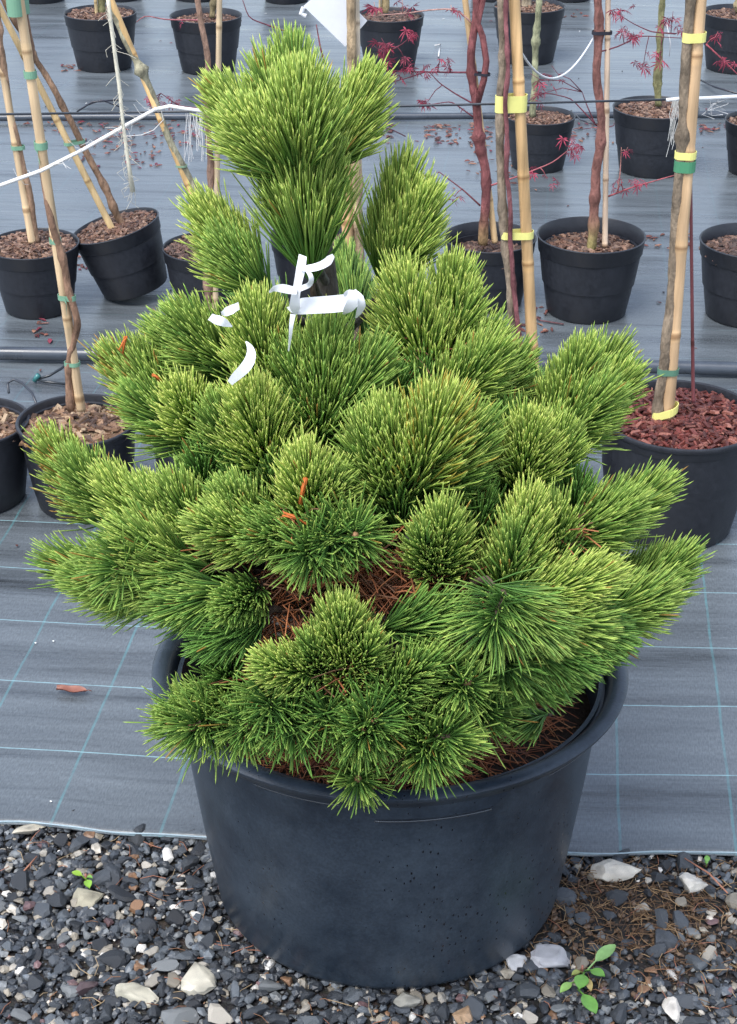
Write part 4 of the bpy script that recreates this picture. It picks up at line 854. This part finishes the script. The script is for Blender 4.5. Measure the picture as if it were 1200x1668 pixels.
for i in range(26):
    x0 = random.uniform(302, 332); p0 = A(x0, 184, 2.78); p1 = A(x0 + random.uniform(-6, 10), random.uniform(205, 272), 2.78); mb.tube([p0, (p0 + p1) / 2 + np.array([random.uniform(-.006, .006), 0, 0]), p1], .0006, 3, (.70, .69, .68), False)
for i in range(22):
    t = random.random(); x0 = np.interp(t, (0, 1), (10, 260)); y0 = np.interp(x0, [q[0] for q in rp], [q[1] for q in rp]); p0 = A(x0, y0, 2.778); p1 = A(x0 + random.uniform(-30, 30), y0 + random.uniform(-24, 22), 2.778 + random.uniform(-.02, .02)); mb.tube([p0, (p0 + p1) / 2 + np.array([0, 0, random.uniform(-.008, .008)]), p1], .00045, 3, (.68, .66, .62), False)
mb.tube([A(x, y, 2.779) for x, y in ((262, 178), (266, 195), (250, 212), (230, 220), (205, 222))], .0007, 4, (.7, .68, .66), False)
tag(mb.build('white_rope', M['rope']), 'white frayed rope slanting up to the wire at upper left', 'rope')
mb = MB(); tp_ = [(172, -40), (178, 20), (186, 80), (194, 140), (200, 200), (208, 260), (216, 312)]
mb.tube([A(x, y, 2.74) for x, y in tp_], [.0035, .0035, .0034, .0034, .003, .0034, .0048], 8, (.66, .62, .50))
for i in range(60):
    t = random.random() ** .8; y0 = np.interp(t, (0, 1), (0, 315)); x0 = np.interp(y0, [q[1] for q in tp_], [q[0] for q in tp_]); p0 = A(x0, y0, 2.738); p1 = A(x0 + random.gauss(0, 9), y0 + random.uniform(8, 34), 2.738 + random.uniform(-.01, .01)); mb.tube([p0, (p0 + p1) / 2 + np.array([random.gauss(0, .006), 0, 0]), p1], .00045, 3, (.62, .58, .48), False)
tag(mb.build('hanging_twine', M['rope']), 'cream frayed twine hanging straight down at upper left', 'twine')
mb = MB(); q0, q1 = A(842, 72, y5), A(966, 62, y9); mb.tube([q0 + (q1 - q0) * t + np.array([0, 0, -.075 * 4 * t * (1 - t) * (1 + .3 * (.5 - t))]) for t in np.linspace(0, 1, 20)], .0022, 6, (.74, .74, .74)); tag(mb.build('slack_string', M['rope']), 'slack white string sagging between the thick cane and the maple stem', 'string')
mb = MB(); mb.tube([A(1086, 40, y9), A(1092, 70, y9), A(1090, 92, y9)], .001, 4, (.6, .6, .6)); tag(mb.build('loose_thread', M['rope']), 'short pale thread hanging beside the olive sapling', 'thread')

# ------------------------------------------------------------------ pipes on the mat
def ground_pipe(y_l, y_r, r_, name, label, dx=0):
    a, b = G(0, y_l)[:2], G(1200, y_r)[:2]; mb = MB(); pts = []
    for t in np.linspace(-.8, 1.8, 60): q = a + (b - a) * t; pts.append((q[0], q[1] + .004 * math.sin(t * 9), r_ + .004))
    mb.tube(pts, r_, 14, (.045, .055, .070)); return tag(mb.build(name, M['pipe']), label, 'pipe')
ground_pipe(588, 614, .0165, 'irrigation_pipe', 'thick black irrigation pipe lying across the mat behind the nearest pots')
ground_pipe(199, 194, .012, 'irrigation_pipe', 'black irrigation pipe lying across the mat in the third row')
mb = MB(); k0 = G(118, 585, .02); k1 = G(58, 618, .012)
mb.tube([k0, G(100, 600, .03), G(80, 612, .02), k1], .0032, 6, (.02, .025, .03)); mb.tube([k1, G(75, 622, .01), G(110, 626, .01)], .0030, 6, (.02, .025, .03)); mb.tube([k1 + np.array([-.004, 0, -.004]), k1 + np.array([.008, 0, .012])], .006, 8, (.03, .15, .15))
tag(mb.build('dripper_tube', M['pipe']), 'small black dripper tube with teal joint beside the gritty pot', 'hose')
mb = MB(); mb.tube([G(14, 640, .03), G(12, 624, .04), G(22, 618, .045), G(36, 624, .04), G(52, 640, .03), G(60, 660, .02)], .0030, 6, (.03, .035, .045)); tag(mb.build('dripper_tube', M['pipe']), 'thin black hooked hose between the two leftmost near pots', 'hose')
mb = MB(); mb.tube([G(125, 182, .01), G(150, 166, .05), G(200, 162, .05)], .003, 5, (.02, .02, .03)); mb.tube([G(200, 176, .01), G(165, 163, .04), G(140, 172, .02)], .003, 5, (.02, .02, .03)); tag(mb.build('dripper_tube', M['pipe']), 'thin black hose loop by the third row pipe at left', 'hose')
mb = MB(); mb.tube([G(1140, 130, .02), G(1165, 142, .03), G(1200, 152, .03), G(1260, 152, .02)], .0035, 5, (.02, .02, .03)); tag(mb.build('dripper_tube', M['pipe']), 'thin black hose running off the right edge in the third row', 'hose')
mb = MB(); mb.tube([G(930, 180, .02), G(945, 195, .03), G(965, 202, .04), G(985, 200, .02)], .003, 5, (.03, .03, .04)); tag(mb.build('dripper_tube', M['pipe']), 'thin dark hose between the two third row pots', 'hose')
mb = MB(); mb.tube([G(560, 188, .02), G(600, 200, .02), G(640, 212, .02), G(660, 222, .02)], .0022, 5, (.05, .02, .03)); tag(mb.build('fallen_twig', M['bark']), 'thin dark twig on the mat beside the pine leader', 'twig')
mb = MB(); mb.tube([G(862, 508, .006), G(880, 522, .006), G(918, 528, .006)], .0022, 5, (.11, .05, .055)); tag(mb.build('fallen_twig', M['bark']), 'thin red twig on the mat left of the collared pot', 'twig')

# ------------------------------------------------------------------ white tape on the pine
tape = tag(empty('plastic_tape', tuple(A(520, 500, 1.70))), 'white plastic tape tied round the neck of the pine', 'tape')
def strip(pts, wd, wdir=(0, 0, 1), name='tape_strip'):
    pts = np.array(pts); d = np.r_[0, np.cumsum(np.linalg.norm(np.diff(pts, axis=0), axis=1))]; s = np.linspace(0, d[-1], 16); p = np.stack([np.interp(s, d, pts[:, k]) for k in range(3)], 1)
    for _ in range(2): p[1:-1] = (p[:-2] + 2 * p[1:-1] + p[2:]) / 4
    tan = np.gradient(p, axis=0); tan /= np.linalg.norm(tan, axis=1)[:, None]; wd = np.interp(np.linspace(0, 1, 16), np.linspace(0, 1, np.size(wd)), np.atleast_1d(wd)) if np.size(wd) > 1 else np.full(16, wd); V = []
    for i in range(16):
        view = unit(p[i] - np.array([0, 0, H])); wv = unit(np.cross(tan[i], view) + .5 * np.array([.3, math.sin(i * .22 + p[0][0] * 90), .2])); nn = unit(np.cross(wv, tan[i])) * .0006
        for q in (p[i] - wv * wd[i] / 2, p[i] + wv * wd[i] / 2, p[i] + wv * wd[i] / 2 + nn, p[i] - wv * wd[i] / 2 + nn): V.append(q)
    mb = MB(); mb.add(V, [(i * 4 + j, i * 4 + (j + 1) % 4, i * 4 + 4 + (j + 1) % 4, i * 4 + 4 + j) for i in range(15) for j in range(4)] + [(3, 2, 1, 0), (60, 61, 62, 63)], (.88, .89, .92))
    return keep(sharp(mb.build(name, M['tape']), 45), tape)
yt = hit(530, 500, .0)[1] - .018
k_ = PXM
def curl(pts, wd, Y, name='tape_strip'):
    return strip([A(x, y, Y + dy) for x, y, dy in pts], np.array(wd) * k_ * .88, name=name)
curl([(468, 500, .035), (474, 501, .01), (486, 499, -.004), (510, 497, -.012), (540, 496, -.013), (566, 493, -.008), (584, 489, .006), (592, 486, .03)], [12, 24, 26, 25, 26, 27, 22, 10], yt, 'tape_band')
curl([(482, 512, .0), (479, 498, -.012), (482, 475, -.018), (487, 450, -.02), (491, 432, -.018), (493, 416, -.010)], [8, 17, 15, 14, 15, 12], yt)
curl([(490, 438, -.02), (500, 437, -.026), (512, 436, -.028), (524, 432, -.024), (534, 426, -.018), (543, 416, -.008)], [6, 10, 12, 13, 13, 6], yt)
curl([(497, 436, -.024), (505, 446, -.03), (508, 456, -.03), (504, 465, -.026), (494, 468, -.022), (486, 471, -.02)], [5, 7, 8, 8, 8, 9], yt)
curl([(438, 476, .0), (446, 470, -.012), (458, 469, -.02), (470, 472, -.022), (484, 474, -.02)], [3, 11, 14, 13, 11], yt)
curl([(560, 482, -.012), (568, 474, -.022), (575, 480, -.028), (574, 494, -.026), (566, 506, -.018), (560, 512, -.008)], [7, 13, 16, 17, 13, 5], yt)
curl([(577, 472, -.014), (586, 482, -.024), (590, 497, -.024), (584, 512, -.014), (580, 518, -.006)], [4, 10, 12, 10, 3], yt)
yt2 = hit(370, 520, .03)[1] - .06
curl([(342, 516, .0), (350, 520, -.006), (362, 524, -.008), (378, 532, .0)], [14, 16, 12, 2], yt2)
curl([(360, 511, .01), (368, 508, .002), (378, 504, .0), (389, 498, .01)], [8, 13, 14, 12], yt2)
yt3 = hit(400, 590, .0)[1] - .035
curl([(400, 556, .03), (407, 565, .012), (410, 578, .0), (406, 591, -.008), (396, 603, -.008), (384, 613, .0), (374, 624, .012)], [2, 9, 15, 17, 16, 15, 12], yt3, 'tape_tail')
curl([(477, 512, -.012), (474, 530, -.014), (473, 548, -.012), (470, 572, -.006)], [8, 6, 4, 2], yt, 'tape_tail')

# ------------------------------------------------------------------ litter on the mat, leaf, sprouts
def flake(mb, c, l_, w_, col, flat=.25):
    rot = Matrix.Rotation(random.uniform(0, 6.28), 3, 'Z') @ Matrix.Rotation(random.uniform(-flat, flat), 3, 'X'); V = []
    for (a, b, z) in ((-1, 0, .1), (-.4, -.7, .5), (.4, -.8, .3), (1, .1, .0), (.4, .7, .5), (-.4, .8, .3)):
        V.append(rot @ Vector((a * l_, b * w_, z * w_)) + Vector(c))
    V += [v - Vector((0, 0, .0012)) for v in V]
    mb.add(V, [(0, 1, 2, 3, 4, 5), (11, 10, 9, 8, 7, 6)] + [(i, i + 6, (i + 1) % 6 + 6, (i + 1) % 6) for i in range(6)], col)
mb = MB(); LC = [(.13, .045, .035), (.18, .07, .05), (.09, .035, .03), (.24, .12, .08), (.16, .03, .045)]
for (x0, y0, x1, y1, cnt) in ((40, 196, 340, 215, 60), (130, 215, 340, 240, 60), (130, 240, 260, 275, 35), (560, 200, 640, 225, 40), (690, 200, 800, 235, 75), (850, 200, 980, 222, 60), (760, 230, 860, 300, 30), (100, 105, 130, 116, 14), (1120, 195, 1200, 215, 26), (900, 10, 960, 28, 16), (420, 490, 130, 470, 0), (700, 205, 1000, 240, 30), (1040, 380, 1130, 405, 22), (120, 410, 150, 440, 16), (50, 520, 90, 560, 10), (840, 500, 900, 540, 12)):
    for i in range(cnt):
        p = G(random.uniform(x0, x1), random.uniform(y0, y1), .004); flake(mb, p, random.uniform(.006, .017), random.uniform(.003, .007), np.array(random.choice(LC)) * random.uniform(.6, 1.3))
for i in range(160):
    p = G(random.uniform(-30, 1230), random.uniform(20, 1000), .003); flake(mb, p, random.uniform(.003, .009), random.uniform(.002, .004), np.array(random.choice(LC + [(.02, .02, .022), (.03, .03, .035), (.5, .5, .48)])))
tag(mb.build('leaf_litter', M['chip'], None, False), 'scattered brown leaf and bark scraps lying on the mat', 'litter', kind='stuff')
# curled brown leaf on the mat at left
mb = MB(); c = G(117, 1128, .004); V = []
for i in range(9):
    t = i / 8; w_ = .0085 * math.sin(math.pi * (.06 + .86 * t)) ** .7; x = -.026 + .05 * t
    for s in (-1, -.4, .2, 1): V.append((x + .001 * math.sin(9 * t), s * w_, .004 + .006 * s * s * (1 - .4 * t) + .0015 * math.sin(t * 9 + s)))
nv = len(V); V += [(a, b, z - .0009) for a, b, z in V]
Fc = [(i * 4 + j, i * 4 + j + 1, i * 4 + 5 + j, i * 4 + 4 + j) for i in range(8) for j in range(3)]; Fc += [tuple(nv + q for q in reversed(f)) for f in Fc]
mb.add(V, Fc, (.30, .12, .085)); mb.tube([(.024, 0, .006), (.029, .001, .007), (.034, .001, .005)], .0008, 5, (.2, .08, .06))
o = mb.build('dry_leaf', M['leaf']); o.location = c; o.rotation_euler = (0, 0, -.12); tag(o, 'curled brown dry leaf lying alone on the mat at left', 'leaf')
mb = MB(); mb.tube([G(708, 74, .006), G(717, 72, .006), G(714, 92, .006)], .0032, 5, (.75, .75, .75)); tag(mb.build('plastic_scrap', M['plain']), 'bent white plastic scrap on the mat near the top', 'scrap')
for (x, y, s) in ((58, 1047, 4), (87, 1044, 4), (83, 1305, 4), (350, 288, 3)):
    v, f = SMALL[2]; mb = MB(); mb.add([(a * .0022 * s / 4 * 1.4, b * .0022, c_ * .002) for a, b, c_ in v], f, (.6, .6, .58)); o = mb.build('pale_pebble', M['stone'], None, False); o.location = G(x, y, .003)
    tag(o, {58: 'tiny white pebble on the mat at left, left one of a pair', 87: 'tiny white pebble on the mat at left, right one of a pair', 83: 'tiny pale pebble on the mat close to its front edge', 350: 'tiny white pebble on the mat near the upper left tuft'}[x], 'pebble')
# weed seedlings
def sprout(leaves, root, label):
    o = empty('weed_seedling', tuple(root)); 
    for (tx, ty, bx, by, w_, lift, c) in leaves:
        b = G(bx, by, GZ + .012); t = G(tx, ty, GZ + .012 + lift); d = t - b; L_ = np.linalg.norm(d); d /= L_; sd_ = unit(np.cross(d, (0, 0, 1))); up_ = np.cross(sd_, d); V = []; n_ = 10
        for i in range(n_):
            k = i / (n_ - 1); ww = .82 * w_ * (.12 if k < .35 else max(.10, math.sin(math.pi * min(1, (k - .30) / .72)) ** .75)); cen = b + d * L_ * k + up_ * (.006 * math.sin(k * 2.6))
            for s in (-1, 0, 1): V.append(cen + sd_ * ww * s + up_ * (.0016 * abs(s)))
        m_ = len(V); V += [p - up_ * .0008 for p in V]; Fc = [(i * 3 + j, i * 3 + j + 1, i * 3 + 4 + j, i * 3 + 3 + j) for i in range(n_ - 1) for j in range(2)]; Fc += [tuple(m_ + q for q in reversed(f)) for f in Fc]
        mb = MB(); mb.add(V, Fc, c); keep(mb.build('leaf', M['leaf']), o)
    mb = MB(); mb.tube([root, root + np.array([0, .002, .012])], [.0022, .0015], 6, (.30, .13, .10)); keep(mb.build('stem', M['bark']), o)
    return tag(o, label, 'weed')
LG = (.16, .36, .08)
rt = G(948, 1585, GZ + .004)
sprout([(1003, 1542, 955, 1583, .011, .016, (.24, .42, .16)), (985, 1594, 952, 1582, .009, .008, LG), (943, 1614, 952, 1584, .012, .008, (.17, .38, .08)), (970, 1654, 940, 1612, .012, .006, LG), (912, 1620, 938, 1600, .007, .005, (.30, .50, .14)), (962, 1618, 952, 1590, .006, .003, (.42, .34, .14)), (930, 1592, 950, 1586, .005, .004, (.3, .34, .1))], rt, 'green weed seedling with paddle shaped leaves right of the pot')
sprout([(116, 1424, 140, 1434, .006, .006, (.30, .50, .06)), (146, 1450, 140, 1434, .007, .005, (.26, .48, .06)), (152, 1434, 140, 1434, .004, .006, (.2, .4, .08))], G(140, 1435, GZ + .004), 'tiny green sprout in the gravel at left beside the slate block')
sprout([(1152, 1395, 1150, 1412, .005, .008, LG), (1146, 1404, 1150, 1412, .003, .004, LG)], G(1150, 1412, GZ + .003), 'single green shoot at the mat edge near the right border')
# loose red brown pine needles
for (x0, y0, x1, y1, lab) in ((20, 1438, 60, 1395, 'single brown needle pair on the gravel at far left'), (1115, 1398, 1185, 1455, 'long reddish dead twig on the gravel at far right')):
    a, b = G(x0, y0, .002), G(x1, y1, .002); mb = MB(); mb.tube([a, (a + b) / 2 + np.array([.004, 0, .004]), b], [.0010, .0014, .0012], 5, (.36, .16, .10))
    tag(mb.build('dead_needle', M['deadneedle']), lab, 'needle')
